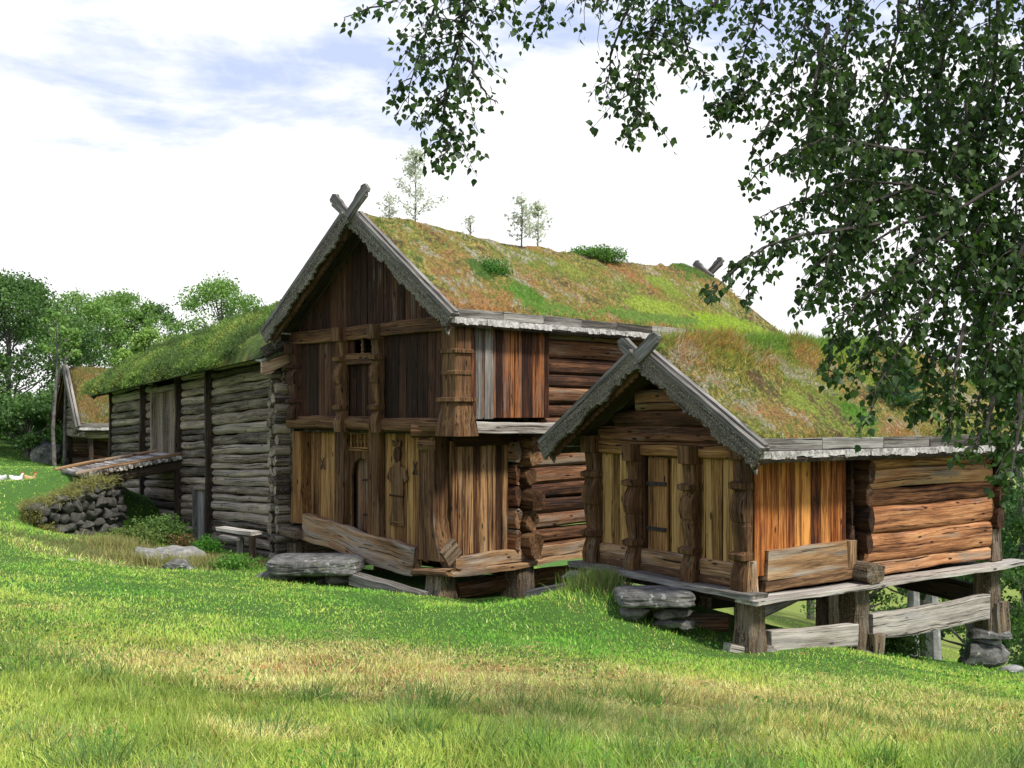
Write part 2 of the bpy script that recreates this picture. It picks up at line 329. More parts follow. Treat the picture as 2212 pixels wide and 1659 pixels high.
# vegetation colour fields over the meadow (straw patch, rusty patch, green)
def sstep(a, b, x): t = np.clip((x - a) / (b - a), 0, 1); return t * t * (3 - 2 * t)
def fields(x, y):
    n = vn(x, y, 1.6, 5) + .6 * vn(x, y, .6, 6); n2 = vn(x, y, .9, 7) + .7 * vn(x, y, .33, 8); n3 = vn(x, y, 2.6, 9)
    d = ((x + .1 - .06 * (y - 10)) / 4.4) ** 2 + ((y - 10.6 + .12 * x) / 2.35) ** 2
    straw = sstep(1.25, .45, d + .65 * n)
    d2 = ((x - 1.7) / 2.0) ** 2 + ((y - 8.2) / 1.7) ** 2; straw = np.maximum(straw, .75 * sstep(1.3, .4, d2 + 1.1 * n))
    d3 = ((x - 4.0) / 2.6) ** 2 + ((y - 11.0) / 2.2) ** 2; straw = np.maximum(straw, .55 * sstep(1.3, .4, d3 + 1.1 * n))
    d4 = ((x + 1.55) / .42) ** 2 + ((y - 6.9) / .3) ** 2; straw = np.maximum(straw, sstep(1.5, .5, d4 + .6 * n2))
    straw = np.maximum(straw, .35 * sstep(.25, .6, n2) * (y < 16))
    d5 = ((x + 7.9) / 1.5) ** 2 + ((y - 20.4) / 1.1) ** 2; straw = np.maximum(straw, .7 * sstep(1.4, .5, d5 + .8 * n))
    rust = sstep(.15, .5, n2 + .35 * sstep(1.2, .3, ((x + 1.9) / 2.4) ** 2 + ((y - 11.3) / .9) ** 2)) * straw
    lush = sstep(11, 13.5, y + .5 * n3)
    return straw, rust, lush, n, n2, n3
def grass_col(x, y, r):
    straw, rust, lush, n, n2, n3 = fields(x, y)
    A = np.array([.25, .38, .06]); B = np.array([.24, .56, .07]); C = np.array([.66, .72, .15]); D = np.array([.92, .82, .28]); E = np.array([.55, .22, .10])
    base = A + (B - A) * np.clip(lush * .8 + .25 + n3 * .5, 0, 1)[:, None]
    base = base + (C - base) * (np.clip(.55 + n * 1.0, 0, 1) * np.clip(r[:, 0] * 1.3, 0, 1))[:, None]
    s = (r[:, 1] < straw * .78 + .05)[:, None]; base = np.where(s, D * (.75 + .5 * r[:, 2:3]), base)
    e = (r[:, 3] < rust * .24)[:, None]; base = np.where(e, E * (.7 + .6 * r[:, 2:3]), base)
    ol = ((vn(x, y, .45, 21) + .5 * vn(x, y, .18, 22) > .22) & (y < 12))[:, None]; base = np.where(ol, base * .78, base)
    mb_ = (np.exp(-((x + 6.9) / 2.6) ** 2 - ((y - 21.3) / 1.5) ** 2) + .6 * vn(x, y, .6, 23) + (r[:, 0] - .5) * .5 > .5)[:, None]; base = np.where(mb_, np.array([.28, .27, .10]), base)
    base = base * (.72 + .56 * r[:, 2:3])
    return np.clip(base, 0, .92)
m, t, b = new_mat('meadow_soil'); at = N(t, 'ShaderNodeAttribute', attribute_name='col'); tcx = t.nodes.new('ShaderNodeTexCoord')
n1 = noise(t, tcx.outputs['Object'], 9, 6, .7); n2_ = noise(t, tcx.outputs['Object'], 45, 4, .7)
c = mixc(t, ramp(t, n1, [(.35, 0.0), (.65, .5)]), at.outputs['Color'], (.05, .07, .02)); c = mixc(t, ramp(t, n2_, [(.4, 0.0), (.7, .45)]), c, (.13, .17, .04))
t.links.new(c, b.inputs['Base Color']); b.inputs['Roughness'].default_value = 1; bump(t, b, math_(t, 'ADD', n1, n2_), 1, .06)
fx = gv[:, 0]; fy = gv[:, 1]; st, ru, lu, _, _, n3 = fields(fx, fy)
gc = np.array([.075, .17, .028])[None] * (1 + .5 * n3[:, None]) ; gc = gc + (np.array([.11, .30, .035]) - gc) * (lu * .8)[:, None]; gc = gc + (np.array([.36, .28, .10]) - gc) * (st * .6)[:, None]
# lower field behind, its sunlight painted in as bright yellow-green
fld = sstep(30, 40, fy) * sstep(3, 8, fx); gc = gc + (np.array([.34, .42, .08]) - gc) * fld[:, None]
arr_mesh('ground', gv, gf, m, col=gc, smooth=True, kind='structure')
# ------------------------------------------------------------------ building blocks
def planks(mb, fr, x0, x1, y, z0, z1, w=.2, th=.045, ax='x', gap=.007, skew=.012, z0j=.0):
    """vertical boards; ax='x' on the facade (facing -y), ax='y' on the side wall (facing -x)"""
    x = x0
    while x < x1 - .03:
        ww = min(w * R.uniform(.7, 1.35), x1 - x)
        if x1 - (x + ww) < .06: ww = x1 - x
        za = z0(x) if callable(z0) else z0; za2 = z0(x + ww) if callable(z0) else z0
        zb = z1(x) if callable(z1) else z1; zb2 = z1(x + ww) if callable(z1) else z1
        za -= R.uniform(0, z0j); za2 -= R.uniform(0, z0j); j = R.uniform(0, .018)
        sk = R.uniform(-skew, skew)
        pts = [(gap / 2, za), (ww - gap / 2, za2), (ww - gap / 2 + sk * .4, zb2), (gap / 2 + sk * .4, zb)]
        if ax == 'x': extr(mb, pts, fr(x, y - j + th, 0), fr.ex, V(0, 0, 1), -fr.ey, th, ga=1, bev=.008)
        else: extr(mb, pts, fr(y - j + th, x, 0), fr.ey, V(0, 0, 1), -fr.ex, th, ga=1, bev=.008)
        x += ww
def column(mb, base, out, side, z0, z1, hw, dep, kind='carved', seg=None):
    """carved bracket post; base: fn z->point on the wall face, out/side unit vectors"""
    prof = [(0, 1.05, 1.15), (.13, 1.0, 1.1), (.135, .82, .80), (.20, .78, .70), (.27, .80, .62), (.285, 1.12, 1.15), (.32, 1.12, 1.1), (.335, .82, .66), (.40, .92, .95), (.47, 1.0, 1.05),
            (.535, .92, .92), (.54, .84, .8), (.56, .84, .8), (.565, .92, .86), (.66, .80, .72), (.73, .76, .60), (.75, 1.08, 1.12), (.785, 1.08, 1.08), (.80, .78, .62), (.86, .92, .85), (.92, 1.0, 1.0), (1, .96, .92)]
    sts = []
    for t_, a, d in prof:
        z = z1 + (z0 - z1) * t_; dd = dep * d; c = base(z) + out * dd / 2
        sts.append((c, side * hw * (.9 + (a - .9) * .55), out * dd / 2))
    loft(mb, sts)
def logwall(mb, pa, pb, z0, z1, r, over=0.0, kind='oval', clip=None, jag=.012, dz=0.0, sq=3.0):
    """stack of horizontal logs between ground points pa and pb"""
    n = max(1, round((z1 - z0) / (2 * r))); hs = R.uniform(.82, 1.18, n); hs = hs / hs.sum() * (z1 - z0); z = z0
    pa = V(*pa); pb = V(*pb); d = unit(pb - pa); flip = R.integers(2)
    for i, h in enumerate(hs):
        zc = z + h / 2; z += h; a = pa.copy(); b = pb.copy()
        if clip: s, e = clip(zc + h * .3); a = pa + d * s; b = pa + d * e
        if np.dot(b - a, d) < .15: continue
        a = a - d * over; b = b + d * over; a[2] += zc; b[2] += zc
        tp = R.uniform(.86, .97)
        if (i + flip) % 2: a, b = b, a
        bar(mb, a, b, 2 * r * 1.04, h * 1.07, shape='round', seg=10, wobble=.012, taper=tp, sides=12, sq=sq, jag=jag)
def stub_stack(mb, base, out, side, z0, z1, h, w, L, jitter=.04, sq=2.6, shape='round'):
    """projecting log ends, one above another"""
    z = z0; i = 0
    while z < z1 - .05:
        hh = h * R.uniform(.85, 1.15); c = V(*base(z + hh / 2)); l = L * R.uniform(.75, 1.15)
        bar(mb, c - out * .05, c + out * l, w * R.uniform(.85, 1.15), hh * .98, shape=shape, seg=3, wobble=.006, sides=10, sq=sq, jag=.012); z += hh; i += 1
def ragged(x0, x1, top, bot, amp, step=.035, seed=0):
    r = np.random.default_rng(seed); xs = np.arange(x0, x1, step); pts = [(x, top) for x in (x0, x1)]
    lo = [(x, bot + r.normal(0, amp) + amp * 1.2 * math.sin(x * 7 + seed)) for x in xs[::-1]]; return pts[::-1][::-1] + [(x1, bot)] + lo[1:] if False else [(x0, top), (x1, top)] + lo
def sod(name, fr, parent, xe0, xe1, y0, y1, zr, th, seed, pal, blade_n, nx_=110, ny_=220, sag=.0, hmax=.07, rough=.035, eave_drop=0.0, edge=.10, clumps=(), hfun=None):
    """turf layer over both roof slopes, with small plants; zr(x)->board surface"""
    xm = (xe0 + xe1) / 2; us = np.linspace(0, 1, nx_); ys = np.linspace(y0, y1, ny_)
    U_, Y_ = np.meshgrid(us, ys); X_ = xe0 + (xe1 - xe0) * U_
    e = np.minimum(np.minimum(U_, 1 - U_) * (xe1 - xe0) / edge, np.minimum(Y_ - y0, y1 - Y_) / edge); e = np.clip(e, 0, 1) ** .5
    zt = zr(X_); crest = np.exp(-((X_ - xm) / .35) ** 2) * .08
    def surf(X, Y, E=1.0):
        nz = rough * (2.2 * vn(X, Y, .8, seed) + 1.5 * vn(X, Y, .3, seed + 1) + .9 * vn(X, Y, .12, seed + 2))
        z = zr(X) + th * E + nz * E - sag * np.sin(np.clip((Y - y0) / (y1 - y0), 0, 1) * math.pi) * np.clip(1 - abs(X - xm) / (xe1 - xe0) * 1.2, 0, 1) - np.exp(-((X - xm) / .3) ** 2) * .07
        for (cx, cy, rx, ry, hh) in clumps: z = z + hh * np.exp(-((X - cx) / rx) ** 2 - ((Y - cy) / ry) ** 2)
        return z
    if blade_n > 20000 and not name.startswith('h'):
        rc = np.random.default_rng(seed + 9); clumps = list(clumps) + [(rc.uniform(xe0 + .2, xe1 - .2), rc.uniform(y0 + .2, y1 - .2), rc.uniform(.07, .22), rc.uniform(.09, .30), rc.uniform(.02, .075)) for _ in range(150)]
    Z_ = surf(X_, Y_, e)
    def w3(X, Y, Z): return fr.o + fr.ex * X[:, None] + fr.ey * Y[:, None] + fr.ez * Z[:, None]
    v = w3(X_.ravel(), Y_.ravel(), Z_.ravel()); id_ = np.arange(nx_ * ny_).reshape(ny_, nx_)
    f = np.stack([id_[:-1, :-1].ravel(), id_[:-1, 1:].ravel(), id_[1:, 1:].ravel(), id_[1:, :-1].ravel()], 1)
    col = pal(X_.ravel(), Y_.ravel(), R.random((nx_ * ny_, 3))) * .8
    so_ = arr_mesh(name, v, f, M_sod, parent, col=col, smooth=True)
    n = blade_n; bx = R.uniform(xe0 + .03, xe1 - .03, n); by = R.uniform(y0 + .03, y1 - .03, n); bz = surf(bx, by) - .02
    eps = .02; s = np.where(bx < xm, 1, -1); nrm = fr.ez[None] * .8 - fr.ex[None] * (s * .5)[:, None] + R.normal(0, .45, (n, 3))
    hh = hmax * (.35 + .9 * R.random(n)) * (1 + 1.5 * np.clip(vn(bx, by, .5, seed + 4), 0, 1)); 
    if hfun is not None: hh = hh * hfun(bx, by)
    c = pal(bx, by, R.random((n, 3)))
    blades(name + '_plants' if False else 'turf_plants', w3(bx, by, bz), nrm, hh, R.uniform(.006, .014, n) * 1.3, c, parent=so_, kind='stuff', two=False)
    return so_
def blades(name, base, d, h, w, col, parent=None, mat=None, two=True, bend=.35, **kw):
    n = len(base); d = d / np.linalg.norm(d, axis=1, keepdims=True)
    rd = R.normal(0, 1, (n, 3)); s = np.cross(d, rd); s /= np.linalg.norm(s, axis=1, keepdims=True) + 1e-9
    b = np.cross(s, d); h = np.asarray(h)[:, None]; w = np.asarray(w)[:, None]; bd = R.uniform(.1, 1, (n, 1)) * bend
    if two:
        mid = base + d * h * .55 + b * h * bd * .3; tip = base + d * h * .95 + b * h * bd
        v = np.stack([base - s * w * .5, base + s * w * .5, mid + s * w * .38, mid - s * w * .38, tip], 1).reshape(-1, 3)
        k = np.arange(n)[:, None] * 5; f = np.concatenate([k + [0, 1, 2], k + [0, 2, 3], k + [3, 2, 4]], 0); c = np.repeat(col, 5, 0)
    else:
        tip = base + d * h + b * h * bd; v = np.stack([base - s * w * .5, base + s * w * .5, tip], 1).reshape(-1, 3)
        k = np.arange(n)[:, None] * 3; f = k + [0, 1, 2]; c = np.repeat(col, 3, 0)
    return arr_mesh(name, v, f, mat or M_grass, parent, col=c, **kw)
m, t, b = new_mat('turf'); at = N(t, 'ShaderNodeAttribute', attribute_name='col'); tcx = t.nodes.new('ShaderNodeTexCoord')
n1 = noise(t, tcx.outputs['Object'], 30, 6, .75); n2_ = noise(t, tcx.outputs['Object'], 7, 6, .7)
c = mixc(t, ramp(t, n1, [(.42, .0), (.62, .75)]), at.outputs['Color'], (.05, .045, .02)); c = mixc(t, ramp(t, n2_, [(.60, 0.0), (.70, .6)]), c, (.36, .33, .2))
t.links.new(c, b.inputs['Base Color']); b.inputs['Roughness'].default_value = 1; bump(t, b, math_(t, 'ADD', n1, n2_), 1, .05); M_sod = m
def pal_store(green_bias, seed, lush=()):
    G1 = np.array([.25, .34, .05]); G2 = np.array([.10, .17, .035]); Yl = np.array([.55, .47, .12]); Rd = np.array([.52, .26, .10]); Bn = np.array([.22, .15, .07]); Pl = np.array([.52, .48, .33]); LG = np.array([.20, .45, .03])
    def f(x, y, r):
        a = vn(x, y, 1.0, seed) + .7 * vn(x, y, .35, seed + 1) + green_bias; c = vn(x, y, .7, seed + 2) + .6 * vn(x, y, .25, seed + 3); e = vn(x, y, .4, seed + 5) + .5 * vn(x, y, .15, seed + 6)
        k = np.clip(a * 1.5 + .55 + (r[:, 0] - .5) * 1.3, 0, 1)[:, None]; o = Rd * (1 - k) + G1 * k
        q = np.clip(c * 1.8 + .35 + (r[:, 1] - .5) * 1.1, 0, 1)[:, None]; o = o * (1 - q) + (Yl * (r[:, 0:1] < .5) + G2 * (r[:, 0:1] >= .5)) * q
        p = (e + (r[:, 1] - .5) * .5 > .40)[:, None]; o = np.where(p, Pl, o); p = (e + (r[:, 2] - .5) * .5 < -.40)[:, None]; o = np.where(p, Bn, o)
        for (cx, cy, rx, ry, cc) in lush:
            g = np.exp(-((x - cx) / rx) ** 2 - ((y - cy) / ry) ** 2) * (.85 + .9 * c) + (r[:, 1] - .5) * .35; o = np.where((g > .45)[:, None], np.array(cc), o)
        return np.clip(o * (.65 + .7 * r[:, 2:3]), 0, .9)
    return f
def store_roof(st, fr, w, bo, a, y_end, ez, slope, th, seed, head, pal, n_bl, hornL, capw=.20, clumps=(), ragamp=.022, sag=.0, sod_pal_kw=None, hmax=.06, hfun=None):
    mid = w / 2; half = mid + bo; cs = math.cos(math.atan(slope)); sn = math.sin(math.atan(slope)); SL = half / cs
    zu = lambda x: ez + slope * (half - np.abs(x - mid))            # underside of the roof boards
    roof = MB()
    for s in (-1, 1):
        A = fr.ex * s * cs - fr.ez * sn; B = fr.ez * cs + fr.ex * s * sn; y = -a + .004
        while y < y_end - .01:
            ww = min(R.uniform(.2, .3), y_end - y); extr(roof, [(0, 0), (ww - .006, 0), (ww - .006, SL), (0, SL)], fr(mid, y, zu(mid)) - B * R.uniform(0, .01), fr.ey, A, B, .06, ga=1); y += ww
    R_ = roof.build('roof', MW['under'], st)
    top = lambda x: zu(x) + .075
    sod('turf', fr, R_, -bo + .14, w + bo - .14, -a + .17, y_end - .16, top, th, seed, pal, n_bl, clumps=clumps, sag=sag, hmax=hmax, edge=.12, hfun=hfun)
    for ye, yn in ((-a, 1), (y_end, -1)):
        for s in (-1, 1):
            A = fr.ex * s * cs - fr.ez * sn; B = fr.ez * cs + fr.ex * s * sn; O = fr(mid, ye, zu(mid)); Nn = fr.ey * yn
            hl = hornL * (1.0 if s > 0 else .8); hl = hornL if s > 0 else hornL * .92     # the horn of the far slope's board stands tallest
            off = .058 if s > 0 else 0.0
            vb = MB(); pts = ragged(-.05, SL + .03, .17 if yn == 1 else .09, -.065, ragamp, seed=seed + int(s) + int(ye)); extr(vb, pts, O - Nn * (.03 + off), A, B, Nn, .05, ga=0)
            V_ = vb.build('verge_board', MW['lichen'], R_)
            # weathered facing cap and the horn above the crossing
            if yn == -1: hl *= .75
            hb = MB(); q = head(hl); extr(hb, [(x_, z_ + .0) for x_, z_ in q], O + B * .055 - Nn * (.02 + off), A, B, Nn, .075, ga=0, bev=.012)
            hb.build('roof_horn', MW['grey'], R_)
            if yn == -1: continue
            cb = MB(); extr(cb, [(-.02, .175), (SL + .0, .175), (SL + .0, .235), (-.02, .235)], O - Nn * (.035 + off), A, B, Nn, capw, ga=0, bev=.01)
            extr(cb, [(.05, .236), (SL - .02, .236), (SL - .02, .27), (.05, .27)], O + Nn * (.05), A, B, Nn, .09, ga=0, bev=.01)
            cb.build('verge_cap', MW['grey'], R_)
            if yn == 1:
                sb = MB(); pts = [(0.1, -.0), (SL + .02, -.0)]; x = SL + .02
                while x > .25:
                    for q_ in (0, .25, .5, .75): pts.append((x - .13 * q_, -.085 - .03 * math.sin(q_ * math.pi) - R.uniform(0, .008)))
                    x -= .13 * R.uniform(.9, 1.1); pts.append((x + .004, -.07))
                extr(sb, pts, O + Nn * .05 - B * .0, A, B, Nn, .03, ga=0); sb.build('scalloped_trim', MW['carved'], R_)
    for s in (-1, 1):
        xe = mid + s * half; eb = MB(); y = -a + .1
        while y < y_end - .1:
            L = min(R.uniform(.9, 1.5), y_end - .05 - y); z = ez + .15; bar(eb, fr(xe - s * .06, y, z + .075 + R.normal(0, .006)), fr(xe - s * .06, y + L - .02, z + .075 + R.normal(0, .006)), .085, .155, seg=5, wobble=.006, jag=.01); y += L
        eb.build('eave_board', MW['grey'], R_)
        bk = MB(); y = -a + .05
        while y < y_end - .05:
            L = R.uniform(.12, .4); hh = R.uniform(.075, .11); q0 = R.uniform(-.015, .015)
            pts = [(0, 0), (L, 0)] + [(L - L * i / 5, -hh + R.normal(0, .006)) for i in range(6)]
            extr(bk, pts, fr(xe + s * (.018 + abs(q0)), y, ez + .145 + R.normal(0, .004)), fr.ey, V(0, 0, 1) + fr.ex * s * R.uniform(-.2, .1), -fr.ex * s, .012, ga=0); y += L * R.uniform(.85, 1.0)
        x_ = [( -.0, 0)]
        bar(bk, fr(xe - s * .10, -a + .05, ez + .125), fr(xe - s * .10, y_end - .05, ez + .125), .24, .03, seg=14, wobble=.008)
        bk.build('bark_edge', M_bark_strip, R_)
        fg = MB(); 
        for yy in (-a + .06,):
            extr(fg, [(0, 0), (.18, .03), (.15, -.06), (.07, -.09), (.04, -.2), (-.02, -.1)], fr(xe - s * .05, yy, ez + .04), fr.ey, V(0, 0, 1), -fr.ex * s, .04)
        fg.build('eave_hook', MW['grey'], R_)
    return R_, zu
def horn_plain(L): return [(.10, -.09), (.10, .10), (-L * .55, .115), (-L * .85, .13), (-L, .09), (-L - .06, .0), (-L * .95, -.06), (-L * .6, -.085)]
def horn_dragon(L): return [(.15, -.08), (.15, .10), (-L * .45, .10), (-L * .62, .13), (-L * .80, .12), (-L * .86, .15), (-L * .98, .10), (-L, -.03), (-L * .93, -.06), (-L * .88, -.03), (-L * .84, -.09), (-L * .5, -.075)]
def opening_box(st, fr, x0, x1, y, z0, z1, name='opening'): pass
# ================================================================== two-storey storehouse
s2 = thing('two_storey_storehouse', 'tall two-storey dark timber storehouse with overhanging upper floor and long turf roof, in the middle', 'storehouse')
F2 = Fr((-.926, 18.57, 0), (-.719, .695, 0), (.695, .719, 0))
w2, bo2, a2, L2 = 4.5, .3, .5, 11.2
lush2 = [(.25, 2.0, .35, .6, (.14, .32, .03)), (.9, 1.4, .3, .3, (.10, .22, .03)), (0.1, 8.2, .5, 1.6, (.38, .56, .04)), (.5, 6.2, .35, 1.3, (.40, .52, .06)), (1.2, 7.6, .4, .8, (.34, .44, .06)), (1.5, 4.6, .3, .5, (.36, .40, .07)), (.1, 4.5, .2, 3.0, (.20, .34, .05)), (1.9, 9.4, .5, .9, (.12, .22, .03))]
R2, zu2 = store_roof(s2, F2, w2, bo2, a2, L2 - a2, 3.03, .775, .17, 31, horn_dragon, pal_store(-.10, 41, lush2), 90000, .80,
    clumps=[(.55, 1.9, .35, .5, .10), (.95, 1.35, .25, .3, .08), (2.0, 9.6, .5, .6, .12), (2.3, 1.5, .3, 1.0, .05)], sag=.10, hmax=.045)
# gable and upper front
u = MB(); planks(u, F2, .02, w2, 0, 3.02, lambda x: zu2(x) - .02, .22); planks(u, F2, .15, 1.80, .0, 1.50, 3.05, .24); planks(u, F2, 3.12, w2, .0, 1.50, 3.05, .24); planks(u, F2, 1.80, 3.12, .03, 1.50, 2.62, .2)
u.build('upper_front_wall', MW['dark'], s2)
u = MB(); extr(u, [(1.80, 2.6), (2.0, 2.6), (2.0, 3.05), (1.80, 3.05)], F2(0, .045, 0), F2.ex, V(0, 0, 1), -F2.ey, .045, ga=1); u.build('window_side_board', MW['dark'], s2)
u = MB(); extr(u, [(2.78, 2.6), (3.12, 2.6), (3.12, 3.05), (2.78, 3.05)], F2(0, .045, 0), F2.ex, V(0, 0, 1), -F2.ey, .045, ga=1); u.build('window_side_board', MW['dark'], s2)
u = MB(); bar(u, F2(1.98, .0, 3.0), F2(2.80, .0, 3.0), .06, .05); wn = u.build('window', MW['dark'], s2)
u = MB(); bar(u, F2(1.98, -.05, 2.60), F2(2.92, -.05, 2.60), .10, .20, wobble=.004); u.build('sill', MW['carved'], wn)
for xx in (2.22, 2.52):
    u = MB(); zz = [2.69, 2.73, 2.75, 2.80, 2.85, 2.90, 2.93, 2.96, 3.02]; rr = [.05, .035, .05, .03, .05, .03, .045, .055, .06]
    path_tube(u, [F2(xx, .02, z) for z in zz], rr, 8); u.build('baluster', MW['carved'], wn)
u = MB(); extr(u, [(1.9, 2.55), (2.9, 2.55), (2.9, 3.1), (1.9, 3.1)], F2(0, .34, 0), F2.ex, V(0, 0, 1), -F2.ey, .02); u.build('interior_shade_panel', M_black, wn)  # black panel paints the shade behind the window
u = MB(); bar(u, F2(-.1, -.04, 3.12), F2(w2 + .15, -.04, 3.05), .16, .24, wobble=.012, seg=12); u.build('tie_beam', MW['carved'], s2)
u = MB(); bar(u, F2(.0, .02, 1.385), F2(w2 + .28, .02, 1.44), .30, .25, shape='round', wobble=.012, seg=14, sq=3); u.build('floor_beam', MW['carved'], s2)
for xx in (2.99, 1.96): 
    u = MB(); column(u, lambda z, xx=xx: F2(xx, .0, z), -F2.ey, F2.ex, 1.26, 3.18, .10, .24); u.build('carved_bracket', MW['carved'], s2)
u = MB(); column(u, lambda z: F2(w2 + .02, .02, z), unit(-F2.ey + .2 * F2.ex), F2.ex, 1.5, 2.95, .13, .22); u.build('corner_column', MW['dark'], s2)
u = MB(); Z = [(3.1, .19), (2.68, .19), (2.66, .225), (2.61, .225), (2.6, .18), (2.32, .19), (2.30, .205), (2.25, .205), (2.24, .185), (1.98, .175), (1.87, .185), (1.86, .255), (1.80, .265), (1.785, .20), (1.6, .225), (1.4, .26), (1.22, .28)]
loft(u, [(F2(.06, .06, z), F2.ex * h_, F2.ey * h_) for z, h_ in Z]); u.build('corner_column', MW['carved'], s2, label='carved bulging corner column')
# upper gallery side wall and floor edge
u = MB(); planks(u, F2, .3, 2.30, .0, 1.52, lambda y: 3.25, .24, ax='y'); u.build('gallery_side_wall', MW['dorange'], s2)
u = MB(); extr(u, [(0, 1.5), (.17, 1.5), (.17, 3.2), (0, 3.2)], F2(0, .42, 0), F2.ey, V(0, 0, 1), -F2.ex, .03, ga=1, bev=.008); extr(u, [(0, 1.5), (.2, 1.5), (.18, 3.2), (0, 3.2)], F2(0, .64, 0), F2.ey, V(0, 0, 1), -F2.ex, .035, ga=1, bev=.008); u.build('repair_board', MW['grey'], s2)
u = MB(); bar(u, F2(.02, .3, 1.36), F2(.02, 2.42, 1.33), .22, .20, wobble=.008, seg=10); u.build('gallery_floor_beam', MW['pale'], s2)
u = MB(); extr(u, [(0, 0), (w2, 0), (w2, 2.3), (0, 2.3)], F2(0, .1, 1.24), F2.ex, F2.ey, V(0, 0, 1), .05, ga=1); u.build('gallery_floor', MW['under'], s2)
# core log walls
u = MB(); logwall(u, F2(.18, 2.3, 0), F2(.18, L2 - 1.1, 0), 1.25, 3.3, .14, sq=2.6); u.build('upper_log_wall', MW['blog'], s2)
u = MB(); logwall(u, F2(.50, 2.0, 0), F2(.50, L2 - 1.1, 0), -1.08, 1.25, .15, sq=2.8); u.build('lower_log_wall', MW['blog'], s2)
for yy in (L2 - 1.1,):
    u = MB(); logwall(u, F2(.3, yy, 0), F2(w2, yy, 0), -1.08, 3.3, .15); planks(u, F2, .1, w2, yy + .1, 3.2, lambda x: zu2(x) - .02, .25); u.build('rear_wall', MW['blog'], s2)
u = MB(); logwall(u, F2(w2 + .1, .3, 0), F2(w2 + .1, L2 - 1.1, 0), -.9, 3.3, .15); u.build('far_log_wall', MW['blog'], s2)
u = MB(); logwall(u, F2(.5, 2.15, 0), F2(w2, 2.15, 0), -1.0, 3.3, .16); u.build('inner_log_wall', MW['under'], s2)
u = MB()
for i, (z, hh, l) in enumerate(((-.78, .46, .34), (-.36, .40, .22), (.03, .42, .36), (.43, .36, .2), (.78, .32, .28), (1.06, .28, .3))):
    c0 = F2(.45, 2.1, z); bar(u, c0, c0 - F2.ex * l, .34, hh, shape='round', seg=3, sq=2.3, jag=.03, wobble=.02, taper=.9 if i else 1.1)
u.build('projecting_log_ends', MW['carved'], s2)
u = MB()
for z in (-.70, -.30, .1, .5, .9): bar(u, F2(.52, 1.80, z), F2(.30, 1.80, z), .16, .38, shape='round', seg=3, sq=2.3, jag=.02)
u.build('gallery_log_ends', MW['blog'], s2)
# lower storey
yl = .25
u = MB(); bz = lambda x: -1.0 + (x - 1.2) * .17
planks(u, F2, 3.45, 4.45, yl, lambda x: bz(x) + .02, 1.28, .21); u.build('lower_front_wall', MW['gold'], s2); u = MB(); planks(u, F2, 1.0, 2.22, yl, lambda x: bz(x) + .02, 1.28, .21); u.build('lower_front_wall', MW['gold'], s2)
for xx, ww, zb in ((3.33, .155, -.52), (2.32, .17, -.72)):
    u = MB(); loft(u, [(F2(xx, yl - .06, 1.28), F2.ex * ww, F2.ey * .11), (F2(xx, yl - .06, .3), F2.ex * (ww * .96), F2.ey * .11), (F2(xx, yl - .06, zb), F2.ex * ww * 1.02, F2.ey * .12)]); u.build('door_jamb', MW['carved'], s2)
# arched door between the jambs
d0, d1 = 2.47, 3.19; dm = (d0 + d1) / 2; u = MB(); r_ = .29; zc = .46
pts = [(d0, .95), (d0, -.6), (dm - r_, -.6)] + [(dm - r_ * math.cos(q), zc + r_ * 1.05 * math.sin(q)) for q in np.linspace(0, math.pi, 13)] + [(dm + r_, -.6), (d1, -.6), (d1, .95)]
extr(u, pts, F2(0, yl + .02, 0), F2.ex, V(0, 0, 1), -F2.ey, .05, ga=1); portal = u.build('arched_portal', MW['carved'], s2)
u = MB(); extr(u, [(d0, 1.22), (d0, 1.28), (d1, 1.28), (d1, 1.22)], F2(0, yl, 0), F2.ex, V(0, 0, 1), -F2.ey, .08)
extr(u, [(d0, .90), (d0, .97), (d1, .97), (d1, .90)], F2(0, yl, 0), F2.ex, V(0, 0, 1), -F2.ey, .06); extr(u, [(d0, .9), (d0, 1.28), (d1, 1.28), (d1, .9)], F2(0, yl + .06, 0), F2.ex, V(0, 0, 1), -F2.ey, .02)
for i in range(7): xx = d0 + .05 + i * (d1 - d0 - .1) / 6; path_tube(u, [F2(xx, yl - .02, z) for z in (.96, 1.0, 1.06, 1.12, 1.17, 1.23)], [.03, .02, .028, .018, .02, .036], 6)
u.build('carved_arcade', MW['gold'], portal)
u = MB(); planks(u, F2, d0, d1, yl + .12, -.62, .9, .2, th=.04); dr = u.build('door', MW['blog'], s2)
for zz in (.35, -.3): u = MB(); bar(u, F2(d0 + .1, yl + .07, zz), F2(d0 + .45, yl + .07, zz), .01, .04); u.build('hinge', M_iron, dr)
# carved saint figure and cross marks on the boards
fg = MB(); O = F2(1.78, yl - .035, 0)
body = [(-.19, -.42), (.19, -.42), (.15, -.05), (.17, .35), (.30, .45), (.20, .62), (.10, .66), (.06, .78), (-.06, .78), (-.10, .66), (-.24, .60), (-.30, .42), (-.17, .35), (-.15, -.05)]
extr(fg, body, O, F2.ex, V(0, 0, 1), -F2.ey, .022, ga=1, bev=.01)
extr(fg, [(.10 * math.cos(q), .86 + .15 * math.sin(q)) for q in np.linspace(0, 6.283, 14)[:-1]], O, F2.ex, V(0, 0, 1), -F2.ey, .03, ga=1, bev=.012)
extr(fg, [(-.1, 1.0), (.1, 1.0), (.12, 1.12), (.04, 1.07), (0, 1.15), (-.04, 1.07), (-.12, 1.12)], O, F2.ex, V(0, 0, 1), -F2.ey, .03, ga=1)
bar(fg, F2(1.60, yl - .07, .12), F2(1.96, yl - .07, .12), .02, .03); bar(fg, F2(1.62, yl - .07, -.36), F2(1.94, yl - .07, -.36), .02, .03)
fg.build('carved_figure', MW['carved'], s2)
